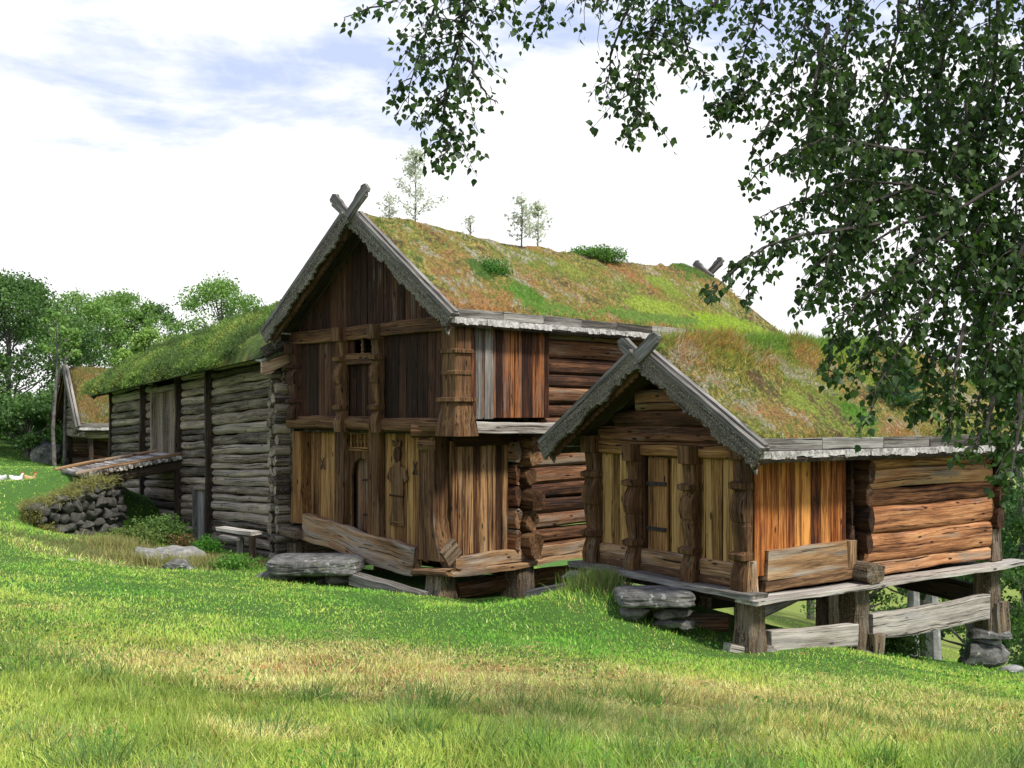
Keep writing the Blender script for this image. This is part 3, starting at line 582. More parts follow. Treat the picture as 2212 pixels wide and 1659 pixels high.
for xx in (4.02, 1.32):
    u = MB(); bar(u, F2(xx - .06, yl - .032, .52), F2(xx + .06, yl - .032, .75), .04, .008, up=-F2.ey, taper=.4); bar(u, F2(xx + .06, yl - .035, .52), F2(xx - .06, yl - .035, .75), .04, .008, up=-F2.ey, taper=.4); u.build('cross_mark', MW['under'], s2)
# great corner posts
u = MB(); Z = [(1.28, .20, .0), (.8, .20, 0), (.2, .215, 0), (-.2, .22, 0), (-.55, .26, -.03), (-.82, .33, -.07), (-.92, .33, -.08)]
loft(u, [(F2(.80 + d, .22 + d * .3, z), F2.ex * h_, F2.ey * .20) for z, h_, d in Z]); u.build('corner_post', MW['carved'], s2, label='massive carved corner post with ornament')
u = MB(); Z = [(1.25, .13), (.3, .15), (-.3, .2), (-.55, .21)]; loft(u, [(F2(4.66, .2, z), F2.ex * h_, F2.ey * .16) for z, h_ in Z]); u.build('corner_post', MW['gold'], s2)
u = MB(); bar(u, F2(.62, .1, 1.30), F2(.98, -.12, 1.30), .22, .24, shape='round', seg=3, sq=2.2); bar(u, F2(.62, .12, 1.07), F2(.92, -.02, 1.07), .2, .22, shape='round', seg=3, sq=2.4); u.build('beam_end', MW['carved'], s2)
# sagging sill
u = MB(); bar(u, F2(4.42, yl - .16, -.62), F2(1.12, yl - .16, -1.0), .16, .52, seg=16, wobble=.03, ch=.1, jag=.02); u.build('front_sill', MW['sill'], s2, label='sagging hewn front sill')
u = MB(); bar(u, F2(.46, .40, -.70), F2(.46, .10, -.90), .2, .34, seg=3, wobble=.02, ch=.25, up=(0, 0, 1)); u.build('sill_end', MW['post'], s2)
u = MB(); planks(u, F2, .34, 1.76, .5, -.86, 1.12, .19, ax='y', z0j=.03); u.build('lower_side_wall', MW['dgold'], s2)
u = MB(); bar(u, F2(.52, .4, 1.13), F2(.52, 2.0, 1.13), .12, .2); u.build('side_lintel', MW['dark'], s2)
u = MB(); bar(u, F2(.44, .30, -1.00), F2(.44, 3.9, -.96), .22, .23, seg=12, wobble=.015); u.build('side_sill', MW['sill'], s2)
u = MB(); bar(u, F2(.38, .1, -1.15), F2(.38, 4.6, -1.12), .36, .09, seg=12, wobble=.02, jag=.03); bar(u, F2(1.1, .1, -1.16), F2(.2, .12, -1.10), .40, .13, seg=5, wobble=.03, ch=.5, jag=.03); u.build('side_ledge', MW['sill'], s2)
for (xx, yy, hz, r0, r1) in ((.62, .2, 0, .18, .25), (.50, 2.0, 0, .22, .27), (4.7, .1, .22, .15, .17), (.6, 5.0, 0, .2, .22), (4.4, 2.1, 0, .2, .2), (.6, 9.8, 0, .2, .2)):
    p = F2(xx, yy, 0); gz = ground_z(p[0], p[1]) - .15; top_ = -1.16 + hz; u = MB()
    if top_ - gz > .1: loft(u, [(V(p[0], p[1], gz), F2.ex * r1, F2.ey * r1), (V(p[0], p[1], (gz + top_) / 2), F2.ex * (r0 + r1) / 2.1, F2.ey * (r0 + r1) / 2.1), (V(p[0], p[1], top_), F2.ex * r0, F2.ey * r0)]); u.build('foot_post', MW['post'], s2)
u = MB(); bar(u, F2(4.85, -.1, -.72), F2(4.40, -.1, -.74), .3, .2, shape='round', jag=.02); u.build('mushroom_cap', MW['post'], s2)
u = MB(); bar(u, F2(.7, .6, -1.52), F2(.7, 4.0, -1.50), .3, .3, shape='round', seg=8); bar(u, F2(4.2, 1.5, -1.3), F2(.6, 1.7, -1.25), .2, .14, seg=8); u.build('foundation_timber', MW['blog'], s2)
# ================================================================== small storehouse
s3 = thing('small_storehouse', 'small one-storey orange-brown timber storehouse raised on posts, with crossed gable boards, on the right', 'storehouse')
F3 = Fr((3.24, 15.0, 0), (-.578, .816, 0), (.816, .578, 0)); w3_, bo3, a3, L3 = 3.32, .55, .55, 6.6
lush3 = [(.05, 2.3, .35, .35, (.14, .33, .03)), (1.6, 2.6, .45, 3.2, (.22, .36, .06)), (.9, 3.6, .5, .3, (.34, .42, .07)), (.3, 1.4, .3, .3, (.36, .44, .07)), (3.7, .6, .25, 1.0, (.30, .42, .03))]
R3, zu3 = store_roof(s3, F3, w3_, bo3, a3, L3, .96, .615, .15, 61, horn_plain, pal_store(.10, 71, lush3), 80000, .56, clumps=[(3.7, .3, .25, .35, .12), (3.5, 1.0, .25, .3, .10), (3.25, 1.7, .3, .35, .08), (.05, 2.3, .3, .3, .07), (1.66, 3.0, .70, 5.5, .30), (1.5, 2.5, .5, .8, .05), (1.9, 4.2, .5, .8, .06)], ragamp=.02, hmax=.042, hfun=lambda x, y: 1 + 3.4 * np.exp(-((x - 1.6) / .55) ** 2) * (y > -.2) * (y < 5.5))
dk = -.85
u = MB(); bar(u, F3(-.25, -.16, dk + .02), F3(3.62, -.16, dk + .05), .36, .085, seg=14, wobble=.012, jag=.02); u.build('front_ledge', MW['grey'], s3)
u = MB(); bar(u, F3(-.16, -.28, dk - .045), F3(-.16, 6.35, dk - .02), .40, .06, seg=16, wobble=.012, jag=.02); u.build('side_ledge', MW['pale'], s3)
u = MB(); extr(u, [(0, 0), (w3_, 0), (w3_, 5.9), (0, 5.9)], F3(0, 0, dk - .14), F3.ex, F3.ey, V(0, 0, 1), .08, ga=1); u.build('floor', MW['under'], s3)
u = MB(); bar(u, F3(.0, .04, -.58), F3(3.3, .04, -.56), .2, .26, shape='round', sq=4, seg=8); bar(u, F3(.0, .02, -.75), F3(3.3, .02, -.73), .2, .17, shape='round', sq=4, seg=8); u.build('front_sill', MW['sill'], s3)
u = MB(); planks(u, F3, 0.15, 1.22, .02, -.46, .97, .16); u.build('front_wall', MW['yellow'], s3); u = MB(); planks(u, F3, 2.28, 3.2, .02, -.46, .97, .16); u.build('front_wall', MW['yellow'], s3)
u = MB(); planks(u, F3, 1.22, 1.62, .05, -.46, .95, .13); planks(u, F3, 1.62, 2.16, .09, -.46, .95, .18); dr = u.build('door', MW['yellow'], s3)
u = MB(); extr(u, [(1.66, -.45), (2.08, -.45), (2.08, .93), (1.66, .93)], F3(0, .042, 0), F3.ex, V(0, 0, 1), -F3.ey, .03, ga=1, bev=.006); lf = u.build('door_leaf', MW['gold'], dr)
for z in (.55, -.12):
    u = MB(); bar(u, F3(2.10, .0, z), F3(1.68, .0, z), .02, .055, seg=4, wobble=.008); u.build('hinge', M_iron, dr)
u = MB(); bar(u, F3(2.2, .03, .95), F3(2.2, .03, -.46), .1, .12, up=F3.ex); u.build('door_jamb', MW['dark'], s3)
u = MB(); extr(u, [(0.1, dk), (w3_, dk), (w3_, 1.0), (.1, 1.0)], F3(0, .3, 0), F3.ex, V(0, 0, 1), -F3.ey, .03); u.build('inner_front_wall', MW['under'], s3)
for xx, hw in ((2.27, .115), (1.05, .13)):
    u = MB(); column(u, lambda z, xx=xx: F3(xx, -.0, z), -F3.ey, F3.ex, -.80, 1.14, hw, .24); u.build('carved_bracket', MW['carved'], s3)
u = MB(); column(u, lambda z: F3(3.26, .0, z), -F3.ey, F3.ex, -.76, 1.25, .14, .22); u.build('corner_column', MW['carved'], s3)
u = MB(); column(u, lambda z: F3(.10, .0, z), -F3.ey, F3.ex, -.82, 1.25, .14, .20); u.build('corner_column', MW['carved'], s3)
u = MB(); loft(u, [(F3(.03, .12, z), F3.ex * .07, F3.ey * .10) for z in (-.6, .3, 1.2)]); u.build('corner_board', MW['orange'], s3)
def clip3(z): h_ = (zu3(w3_ / 2) - z) / .615; return max(0, w3_ / 2 - h_ + .05), min(w3_, w3_ / 2 + h_ - .05)
u = MB(); bar(u, F3(.1, .02, 1.06), F3(w3_ - .1, .02, 1.08), .22, .22, shape='round', sq=3.5, seg=10); u.build('lintel_log', MW['gold'], s3)
u = MB(); logwall(u, F3(0, .06, 0), F3(w3_, .06, 0), 1.17, 2.2, .12, clip=clip3, sq=3); u.build('gable_logs', MW['blog'], s3)
# side: boarded gallery then hewn logs
u = MB(); planks(u, F3, .22, 1.98, .0, -.33, 1.3, .17, ax='y', z0j=.025); u.build('gallery_side_wall', MW['orange'], s3)
u = MB(); bar(u, F3(-.02, .22, -.46), F3(-.02, 2.0, -.44), .13, .40, seg=8, wobble=.01, jag=.02); bar(u, F3(.0, .2, -.74), F3(.0, 2.2, -.71), .16, .20, seg=8, shape='round', sq=4); u.build('gallery_sill', MW['sill'], s3)
u = MB(); bar(u, F3(.02, 2.03, -.66), F3(-.01, 2.03, -.24), .18, .2, up=F3.ey, seg=3, wobble=.015); u.build('corner_block', MW['sill'], s3); u = MB(); bar(u, F3(.05, -.05, -.84), F3(.03, -.05, -.38), .22, .22, up=F3.ey, seg=4, taper=.7, wobble=.02, jag=.02); u.build('corner_block', MW['sill'], s3)
u = MB(); z = -.80
for i, hh in enumerate((.20, .42, .40, .26, .30, .22, .24, .22)):
    sq = 3.6 if i < 3 else 2.8; bar(u, F3(.06, 2.40, z + hh / 2 - .01), F3(.06, 5.62 + R.uniform(0, .08), z + hh / 2 + .01), .26 if i else .2, hh * 1.03, shape='round', seg=14, sq=sq, wobble=.012, taper=R.uniform(.95, 1.03), jag=.015, sides=14); z += hh
u.build('side_log_wall', MW['olog'], s3)
u = MB(); z = -.45
for i, hh in enumerate((.32, .36, .34, .34, .34)):
    bar(u, F3(.35, 2.30, z + hh / 2), F3(-.17 - .04 * (i % 2), 2.30, z + hh / 2), .15, hh * 1.05, shape='round', sq=2.1, jag=.01, seg=3); bar(u, F3(.3, 2.08, z + hh / 2 + .1), F3(-.04, 2.08, z + hh / 2 + .1), .1, hh * 1.02, shape='round', sq=2.1, jag=.01, seg=3); z += hh
u.build('projecting_log_ends', MW['dark'], s3)  # dark wood here paints in the shade between the log ends
u = MB(); bar(u, F3(.1, 2.18, -.70), F3(-.36, 2.18, -.72), .34, .30, shape='round', jag=.04, wobble=.03, seg=4); u.build('sill_log_end', MW['post'], s3)
u = MB(); z = -.30
for i, hh in enumerate((.36, .34, .34, .34)): bar(u, F3(.35, 5.74, z + hh / 2), F3(-.15 - .03 * (i % 2), 5.74, z + hh / 2), .22, hh * 1.04, shape='round', sq=2.1, jag=.01, seg=3); z += hh
u.build('projecting_log_ends', MW['dark'], s3)
u = MB(); bar(u, F3(.02, 5.76, -.82), F3(.0, 5.76, -.30), .24, .30, up=F3.ey, wobble=.03, seg=4, taper=.8); u.build('corner_block', MW['post'], s3)
u = MB(); logwall(u, F3(0, 5.75, 0), F3(w3_, 5.75, 0), -.8, 1.2, .16); logwall(u, F3(0, 5.7, 0), F3(w3_, 5.7, 0), 1.2, 2.2, .13, clip=clip3); u.build('rear_wall', MW['blog'], s3)
u = MB(); logwall(u, F3(w3_, .2, 0), F3(w3_, 5.75, 0), -.8, 1.2, .16); u.build('far_log_wall', MW['blog'], s3)
u = MB(); logwall(u, F3(.1, 2.3, 0), F3(w3_, 2.3, 0), -.8, 1.2, .16); u.build('inner_log_wall', MW['under'], s3)
# feet
def post(st, fr, x, y, top_, bot, r0, r1, mat='post', lean=(0, 0)):
    u = MB(); p = fr(x, y, 0); q = fr(x + lean[0], y + lean[1], 0); n = 6; sts = []
    for i in range(n + 1):
        t_ = i / n; c = p + (q - p) * t_; rr = r1 + (r0 - r1) * (1 - t_) if False else r0 + (r1 - r0) * t_; sts.append((V(c[0], c[1], top_ + (bot - top_) * t_), fr.ex * rr * (1 + R.normal(0, .04)), fr.ey * rr * (1 + R.normal(0, .04))))
    loft(u, sts); return u.build('foot_post', MW[mat], st)
post(s3, F3, .02, -.02, dk - .08, -1.72, .15, .18); post(s3, F3, .02, 2.18, dk - .08, -1.86, .17, .15); post(s3, F3, .05, 5.65, dk - .06, -1.98, .17, .14)
post(s3, F3, 3.25, .1, dk - .08, -1.5, .15, .16); post(s3, F3, 3.25, 5.6, dk - .08, -2.9, .15, .17); post(s3, F3, 3.2, 2.2, dk - .08, -2.3, .15, .16)
u = MB(); bar(u, F3(-.15, 2.42, -1.62), F3(-.18, 2.40, -1.98), .22, .26, up=F3.ey, seg=4, wobble=.02, jag=.03, taper=.8); u.build('beam_butt', MW['post'], s3); u = MB(); bar(u, F3(-.12, 5.75, -1.50), F3(-.14, 5.75, -2.0), .16, .34, up=F3.ey, seg=4, wobble=.03, taper=1.0); u.build('beam_butt', MW['post'], s3)
u = MB(); bar(u, F3(-.16, .12, -1.60), F3(-.14, .34, -1.75), .16, .18, seg=3); u.build('beam_butt', MW['pale'], s3); u = MB(); bar(u, F3(.1, -.38, -1.60), F3(.02, -.12, -1.66), .2, .26, seg=3, jag=.02); u.build('beam_butt', MW['pale'], s3)
u = MB(); bar(u, F3(-.08, .22, -1.50), F3(-.08, 2.05, -1.60), .13, .30, seg=8, wobble=.012, jag=.015, taper=1.05); u.build('foundation_beam', MW['pale'], s3, label='short pale hewn beam between the post feet')
u = MB(); bar(u, F3(-.08, 2.42, -1.55), F3(-.08, 5.45, -1.55), .13, .38, seg=10, wobble=.015, jag=.02, taper=1.05); u.build('foundation_beam', MW['pale'], s3, label='long pale hewn beam between the rear post feet')
u = MB(); bar(u, F3(3.3, 5.62, -1.15), F3(.3, 5.60, -1.40), .13, .36, seg=8, wobble=.012); bar(u, F3(3.2, .4, -1.5), F3(3.25, 5.6, -1.7), .14, .34, seg=8); u.build('foundation_beam', MW['under'], s3)
# ================================================================== log barn
s1 = thing('log_barn', 'long grey round-log barn with thick bushy heather roof, left of the tall storehouse', 'barn')
F1 = Fr((-4.74, 22.5, 0), (-.5555, .8305, -.042), (.8315, .5555, 0)); L1 = 12.7
zb, zt1 = -1.62, 2.95
panels = [(.28, 3.75), (3.99, 6.02), (8.5, 9.25), (9.5, 12.55)]
u = MB(); logwall(u, F1(.25, 0, 0), F1(3.8, 0, 0), zb, zt1, .098, jag=.01, sq=2.2); wl = u
# panels follow the tilt of the barn: heights are relative to the tilted floor line
def panel(x0, x1, z0, z1, r, y=0.0, name='log_panel'):
    u = MB(); n = max(1, round((z1 - z0) / (2 * r))); hs = R.uniform(.66, 1.34, n); hs = hs / hs.sum() * (z1 - z0); z = z0
    for i, h in enumerate(hs):
        a = F1(x0 + R.uniform(-.03, .03), y, z + h / 2); b = F1(x1 + R.uniform(-.03, .03), y, z + h / 2); z += h
        if R.random() < .5: a, b = b, a
        bar(u, a, b, 2 * r, h * 1.03, shape='round', seg=8, wobble=.014, taper=R.uniform(.8, .95), sides=12, sq=2.2, jag=.008)
    return u.build(name, MW['barn'], s1, smooth=True)
panel(.25, 3.8, zb, zt1, .098); panel(3.98, 6.1, .1, zt1, .098)
panel(5.15, 6.1, zb, .1, .098); panel(3.98, 4.2, zb, .1, .098); panel(4.2, 5.15, -.05, .12, .1)
panel(6.3, 9.2, zb, .45, .13); panel(8.65, 9.2, .45, zt1, .1); panel(9.45, 12.5, .25, zt1, .11, -.06, 'log_panel'); panel(9.45, 12.1, zb, .20, .11, .05)
u = MB(); extr(u, [(0, zb), (L1, zb), (L1, 3.0), (0, 3.0)], F1(0, .22, 0), F1.ex, V(0, 0, 1), F1.ey, .04); u.build('interior_shade_panel', M_black, s1)  # black sheet paints in the shade behind and between the logs
u = MB(); logwall(u, F1(0, .1, 0), F1(0, 5.4, 0), zb, 3.1, .11, sq=2.2, over=.0); u.build('end_wall', MW['barn'], s1)
u = MB(); logwall(u, F1(L1, .1, 0), F1(L1, 5.4, 0), zb, 3.0, .11, sq=2.2); u.build('end_wall', MW['barn'], s1)
for xx, ww, l in ((.10, .19, .16), (-.42, .17, .26), (3.88, .17, .13), (6.2, .17, .13), (9.33, .17, .13), (12.68, .17, .16)):
    u = MB(); stub_stack(u, lambda z, xx=xx: F1(xx, .02, z), -F1.ey, F1.ex, zb, zt1 if xx > -.3 else 2.2, .20, ww, l, sq=2.4 if xx > -.3 else 2.1)
    if xx < -.3: logwall(u, F1(xx, .1, 0), F1(xx, 1.6, 0), zb, 2.2, .1, sq=2.2)
    u.build('projecting_log_ends', MW['barn'] if xx < 1 else MW['under'], s1, smooth=True)
for xx in (3.88, 6.2, 9.33, 12.62):
    u = MB(); bar(u, F1(xx, -.12, zb), F1(xx, -.12, zt1), .18, .10, up=F1.ex, seg=8, wobble=.014); u.build('wall_post', MW['under'], s1)
u = MB(); planks(u, F1, 6.35, 8.55, -.0, .55, 2.5, .36, th=.05); ld = u.build('loft_door', MW['under'] if False else MW['post'], s1)
u = MB(); bar(u, F1(8.6, -.05, .5), F1(8.6, -.05, 2.6), .14, .16, up=F1.ex); bar(u, F1(6.3, -.05, .5), F1(6.3, -.05, 2.6), .1, .12, up=F1.ex); bar(u, F1(6.2, -.04, 2.56), F1(8.7, -.04, 2.56), .14, .14); u.build('door_frame', MW['barn'], ld)
u = MB(); planks(u, F1, 4.25, 5.1, -.02, zb, -.05, .24, th=.05); ld = u.build('cellar_door', MW['grey'], s1)
u = MB(); bar(u, F1(5.12, -.05, zb), F1(5.12, -.05, -.02), .1, .12, up=F1.ex); u.build('door_frame', MW['grey'], ld)
u = MB()
for dx, dz in ((0, .1), (0, -.1), (.08, 0), (-.08, 0)): path_tube(u, [F1(4.18 + dx, -.115, 1.22 + dz), F1(4.18 + dx, -.10, 1.22 + dz)], [.075, .075], 10)
u.build('cross_vent', M_black, s1)  # flat black discs paint the shade of a cut vent hole
# roof
ang = math.radians(29); m_ = 2.75; z_e = 2.95
zr1 = lambda x: z_e + .05 + np.tan(ang) * (m_ + .55 - np.abs(x - m_)) - .55 * np.tan(ang)
F1r = Fr(F1.o, F1.ey, F1.ex, V(0, 0, 1))       # x across the roof, y along the barn
u = MB()
for s in (-1, 1):
    A = unit(F1r.ex * s * math.cos(ang) - V(0, 0, 1) * math.sin(ang)); B = V(0, 0, 1) * math.cos(ang) + F1r.ex * s * math.sin(ang)
    extr(u, [(0, 0), (L1 + 1.5, 0), (L1 + 1.5, (m_ + .5) / math.cos(ang)), (0, (m_ + .5) / math.cos(ang))], F1r(m_, -.7, zr1(m_) - .06), F1r.ey, A, B, .05, ga=1)
rf = u.build('roof', MW['under'], s1)
GG = [np.array(c) for c in ((.10, .17, .04), (.16, .26, .05), (.07, .12, .03), (.27, .33, .07))]
def pal_heather(x, y, r):
    n = vn(x, y, .7, 91) + .6 * vn(x, y, .25, 92); k = np.clip(n * 1.5 + .5 + (r[:, 0] - .5) * .5, 0, 1)[:, None]
    o = GG[0] * (1 - k) + GG[1] * k; q = (vn(x, y, .5, 93) + (r[:, 1] - .5) * .6 > .25)[:, None]; o = np.where(q, GG[3], o); q = (vn(x, y, .3, 94) + (r[:, 1] - .5) * .4 < -.3)[:, None]; o = np.where(q, np.array([.16, .11, .05]), o)
    g = (y < 2.2) & (vn(x, y, .5, 95) > .05); o = np.where(g[:, None], np.array([.30, .33, .05]), o)
    return o * (.6 + .8 * r[:, 2:3])
td = sod('turf', F1r, rf, -.62, m_ * 2 + .5, -.6, L1 + .75, zr1, .20, 91, pal_heather, 30000, nx_=60, ny_=140, rough=.09, hmax=.07, edge=.25)
PX, PY, PZ, PC = [], [], [], []
for i in range(330):
    bx_ = R.uniform(-.78, 2.3); by_ = R.uniform(.8, L1 + .9); rr = R.uniform(.16, .40) * (1.15 - .15 * max(bx_, 0)); 
    if by_ < 2.6 and R.random() < .6: continue
    rr *= 1.15; n = int(rr * 1750); d = R.normal(0, 1, (n, 3)); d /= np.linalg.norm(d, axis=1, keepdims=True); d[:, 2] = np.abs(d[:, 2]) * 1.0 - .25 * (bx_ < -.3); q = R.random((n, 1)) ** .35 * rr; d = d * q
    PX.append(bx_ + d[:, 0]); PY.append(by_ + d[:, 1]); PZ.append(zr1(bx_ + d[:, 0]) * .5 + zr1(np.array([bx_])) * .5 + .16 + d[:, 2]); c_ = GG[R.choice(4, p=[.34, .36, .18, .12])] * R.uniform(.8, 1.25); PC.append(np.repeat(c_[None], n, 0) * (.6 + .8 * R.random((n, 1))))
X = np.concatenate(PX); Y = np.concatenate(PY); Z = np.concatenate(PZ); n = len(X)
blades('heather', F1r.o + F1r.ex * X[:, None] + F1r.ey * Y[:, None] + V(0, 0, 1) * Z[:, None], R.normal(0, .7, (n, 3)) + V(0, 0, .5), R.uniform(.05, .10, n), R.uniform(.016, .03, n), np.vstack(PC), parent=rf, kind='stuff', two=False)
u = MB(); bar(u, F1r(-.42, -.6, 2.80), F1r(-.42, L1 + .75, 2.80), .14, .14, shape='round', seg=14); u.build('eave_log', MW['lichen'], rf)
u = MB(); bar(u, F1r(-.50, L1 + .9, 2.72), F1r(.3, L1 + .8, 2.9), .2, .2, shape='round', seg=3); u.build('purlin_end', MW['under'], rf)
u = MB(); p0 = P(563, 792, 21.75); dvec = unit(P(632, 770, 22.2) - p0); nrm = unit(np.cross(dvec, V(0, 0, 1))); L = .66
pts = [(0, -.12), (.10, -.19), (.22, -.20), (.34, -.15), (L * .75, -.13), (L, -.10), (L + .02, .12), (0, .10)]
extr(u, pts, p0, dvec, V(0, 0, 1), nrm, .05, ga=0, bev=.01); u.build('barge_board', MW['fresh'], rf)
u = MB(); bar(u, p0 + V(0, 0, .15) - nrm * .05, p0 + dvec * L + V(0, 0, .17) - nrm * .05, .24, .07, wobble=.02, jag=.03); u.build('bark_edge', M_bark_strip, rf)
for s_, (xa) in ((1, -.6), (1, L1 + .75)):
    for sg in (-1, 1):
        A = unit(F1r.ex * sg * math.cos(ang) - V(0, 0, 1) * math.sin(ang)); B = V(0, 0, 1) * math.cos(ang) + F1r.ex * sg * math.sin(ang)
        u = MB(); extr(u, ragged(0, (m_ + .5) / math.cos(ang), .22, -.06, .02, seed=5), F1r(m_, xa, zr1(m_) - .06), A, B, F1r.ey, .05); u.build('verge_board', MW['lichen'], rf)
# ================================================================== ramp
rp = thing('log_ramp', 'sloping plank and log ramp with two rails leading up to the barn loft door', 'ramp')
za, zo, LL = .53, .12, 2.45
def RP(x, s, dz=0): c = F1(x, -s, 0); return V(c[0], c[1], za + (zo - za) * s / LL + dz)
u = MB(); s = .05
while s < LL: bar(u, RP(6.0, s), RP(8.45, s + .02), .105, .11, shape='round', seg=4, wobble=.008, jag=.03); s += .115
u.build('deck_logs', MW['pale'], rp)
for x in (6.12, 8.4):
    u = MB(); bar(u, RP(x, -.15, .09), RP(x, LL + .12, .09), .1, .085, shape='round', seg=6, wobble=.012); u.build('rail', MW['carved'] if 0 else MW['sill'], rp)
for x in (6.2, 8.2):
    u = MB(); bar(u, RP(x, -.1, -.2), RP(x, LL * .95, -.2), .2, .24, shape='round', seg=6, wobble=.02); u.build('beam', MW['under'], rp)
# ================================================================== rocks
def rock_mesh(c, size, seed, flat=.0, sub=4, rough=.12, rot=0, p=3.2, cuts=14):
    import bmesh
    bm = bmesh.new(); bmesh.ops.create_icosphere(bm, subdivisions=sub, radius=1); me = bpy.data.meshes.new('rock'); r = random.Random(seed); off = Vector((r.uniform(0, 99), r.uniform(0, 99), 0))
    pl = [(Vector((r.uniform(-1, 1), r.uniform(-1, 1), r.uniform(-.6, .6))).normalized(), r.uniform(.62, .9)) for _ in range(cuts)]
    cr, sr = math.cos(rot), math.sin(rot)
    for v in bm.verts:
        q = v.co.copy(); nn = (abs(q.x) ** p + abs(q.y) ** p + abs(q.z) ** p) ** (1 / p); q = q / nn
        for n_, d_ in pl:
            e = q.dot(n_) - d_
            if e > 0: q -= n_ * e * .9
        f = mnoise.fractal(q * 1.3 + off, .9, 2.1, 5) * rough + mnoise.fractal(q * 5 + off, .8, 2.1, 4) * rough * .25; q *= 1 + f
        x, y, z = q.x * size[0] / 2, q.y * size[1] / 2, q.z * size[2] / 2; v.co = (c[0] + x * cr - y * sr, c[1] + x * sr + y * cr, c[2] + z)
    bm.to_mesh(me); bm.free(); me.polygons.foreach_set('use_smooth', [True] * len(me.polygons)); me.set_sharp_from_angle(angle=math.radians(30)); return me
def rock(name, c, size, seed, label, group=None, mat=None, cat='stone', **k):
    me = rock_mesh(c, size, seed, **k); me.materials.append(mat or M_rock); return link(name, me, None, label, cat, group)
M_rockgreen = plainmat('outcrop_rock', (.13, .13, .12), (.36, .35, .33), 5, .9, .9, [(7, .57, (.22, .20, .07)), (12, .60, (.45, .45, .42))])
rock('stone_slab', P(683, 1219, 20.0), (1.66, 1.25, .30), 3, 'large flat grey doorstep slab in front of the tall storehouse', cat='stone slab', sub=5, p=6, rough=.05, cuts=0)
sg2 = 'stones propping the tall storehouse slab'
for i, (u_, v_, Y, sz, lb) in enumerate(((600, 1247, 20.0, (1.0, .7, .26), 'low flat stone under the left end of the large doorstep slab'), (700, 1256, 20.1, (.4, .5, .22), 'small dark stone under the middle of the large doorstep slab'),
        (745, 1250, 20.0, (.7, .7, .3), 'rounded stone under the right end of the large doorstep slab'), (655, 1262, 20.0, (.4, .4, .2), 'small pale stone in the grass below the large doorstep slab'))): rock('stone', P(u_, v_, Y), sz, 20 + i, lb, sg2)
u = MB(); bar(u, P(765, 1250, 19.6), P(915, 1292, 18.6), .25, .22, seg=8, wobble=.02, jag=.03); o = u.build('timber', MW['grey'], None, label='grey squared timber lying in the grass below the sagging sill', cat='timber')
rock('stone_slab', P(1412, 1288, 15.6), (1.06, .95, .20), 8, 'flat grey doorstep slab in front of the small storehouse', cat='stone slab', sub=5, p=6, rough=.05, cuts=0)
sg3 = 'stones propping the small storehouse slab'
for i, (u_, v_, Y, sz, lb) in enumerate(((1372, 1322, 15.5, (.46, .5, .2), 'mossy stone under the left end of the small storehouse slab'), (1455, 1325, 15.5, (.58, .5, .16), 'flat dark stone under the right end of the small storehouse slab'),
        (1438, 1347, 15.45, (.4, .4, .13), 'lower flat stone near the grass below the small storehouse slab'), (1478, 1350, 15.5, (.34, .4, .15), 'rightmost small stone of the pile below the small storehouse slab'), (1416, 1312, 15.5, (.16, .2, .08), 'tiny wedge stone just under the small storehouse slab'))): rock('stone', P(u_, v_, Y), sz, 30 + i, lb, sg3)
sg4 = 'stones stacked under the rear corner post'
cpx = F3(.05, 5.65, 0)
rock('stone', (cpx[0], cpx[1], -2.02), (.72, .6, .22), 41, 'dark slab stone directly under the rear corner post of the small storehouse', sg4)
rock('stone', (cpx[0] + .03, cpx[1], -2.14), (.55, .5, .12), 42, 'thin stone wedged in the stack under the rear corner post', sg4, mat=M_rockpale)
rock('stone', (cpx[0] - .02, cpx[1], -2.38), (.86, .7, .46), 43, 'big rounded grey boulder at the base of the rear corner post stack', sg4, mat=M_rock)
rock('stone', (cpx[0] + .32, cpx[1] - .15, -2.62), (.45, .35, .22), 44, 'small pale stone in the grass right of the rear corner boulder', sg4, mat=M_rockpale)
pm = F3(.02, 2.18, 0); rock('stone', (pm[0], pm[1], -1.93), (.8, .6, .2), 45, 'dark flat stone under the middle post of the small storehouse')
rock('rock_outcrop', P(385, 1196, 21.7) + V(0, 0, -.20), (1.55, 2.0, .66), 51, 'pale lichened rock outcrop on the grassy mound in front of the barn', mat=M_rockgreen, cat='rock', sub=5, rough=.22, rot=-.35, p=2.6)
rock('rock_outcrop', P(322, 1194, 21.0) + V(0, 0, -.1), (1.2, .7, .42), 52, 'low sloping bedrock slab left of the larger outcrop', mat=M_rockgreen, cat='rock', sub=5, rough=.2, rot=-.4, p=2.6)
rock('rock_outcrop', P(385, 1217, 20.2) + V(0, 0, -.06), (.7, .5, .26), 57, 'small rock ledge in the grass below the larger outcrop', cat='rock', sub=4, rough=.2, rot=-.4, p=2.6)
rock('stone', P(150, 1220, 19.5), (.5, .4, .24), 53, 'single small pale stone in the lawn at left', mat=M_rockpale)
rock('boulder', P(95, 975, 43) + V(0, 0, -.1), (1.35, .9, 1.15), 54, 'grey boulder on the far green bank at left', cat='boulder', rot=.2, rough=.2, p=2.4)
rock('boulder', P(148, 992, 46), (.8, .7, .9), 56, 'smaller dark boulder behind the thin tree trunks at left', cat='boulder')
rock('stone', P(1237, 1243, 19.0), (.34, .25, .16), 55, 'pale rounded stone between the two storehouses', mat=M_rockpale)
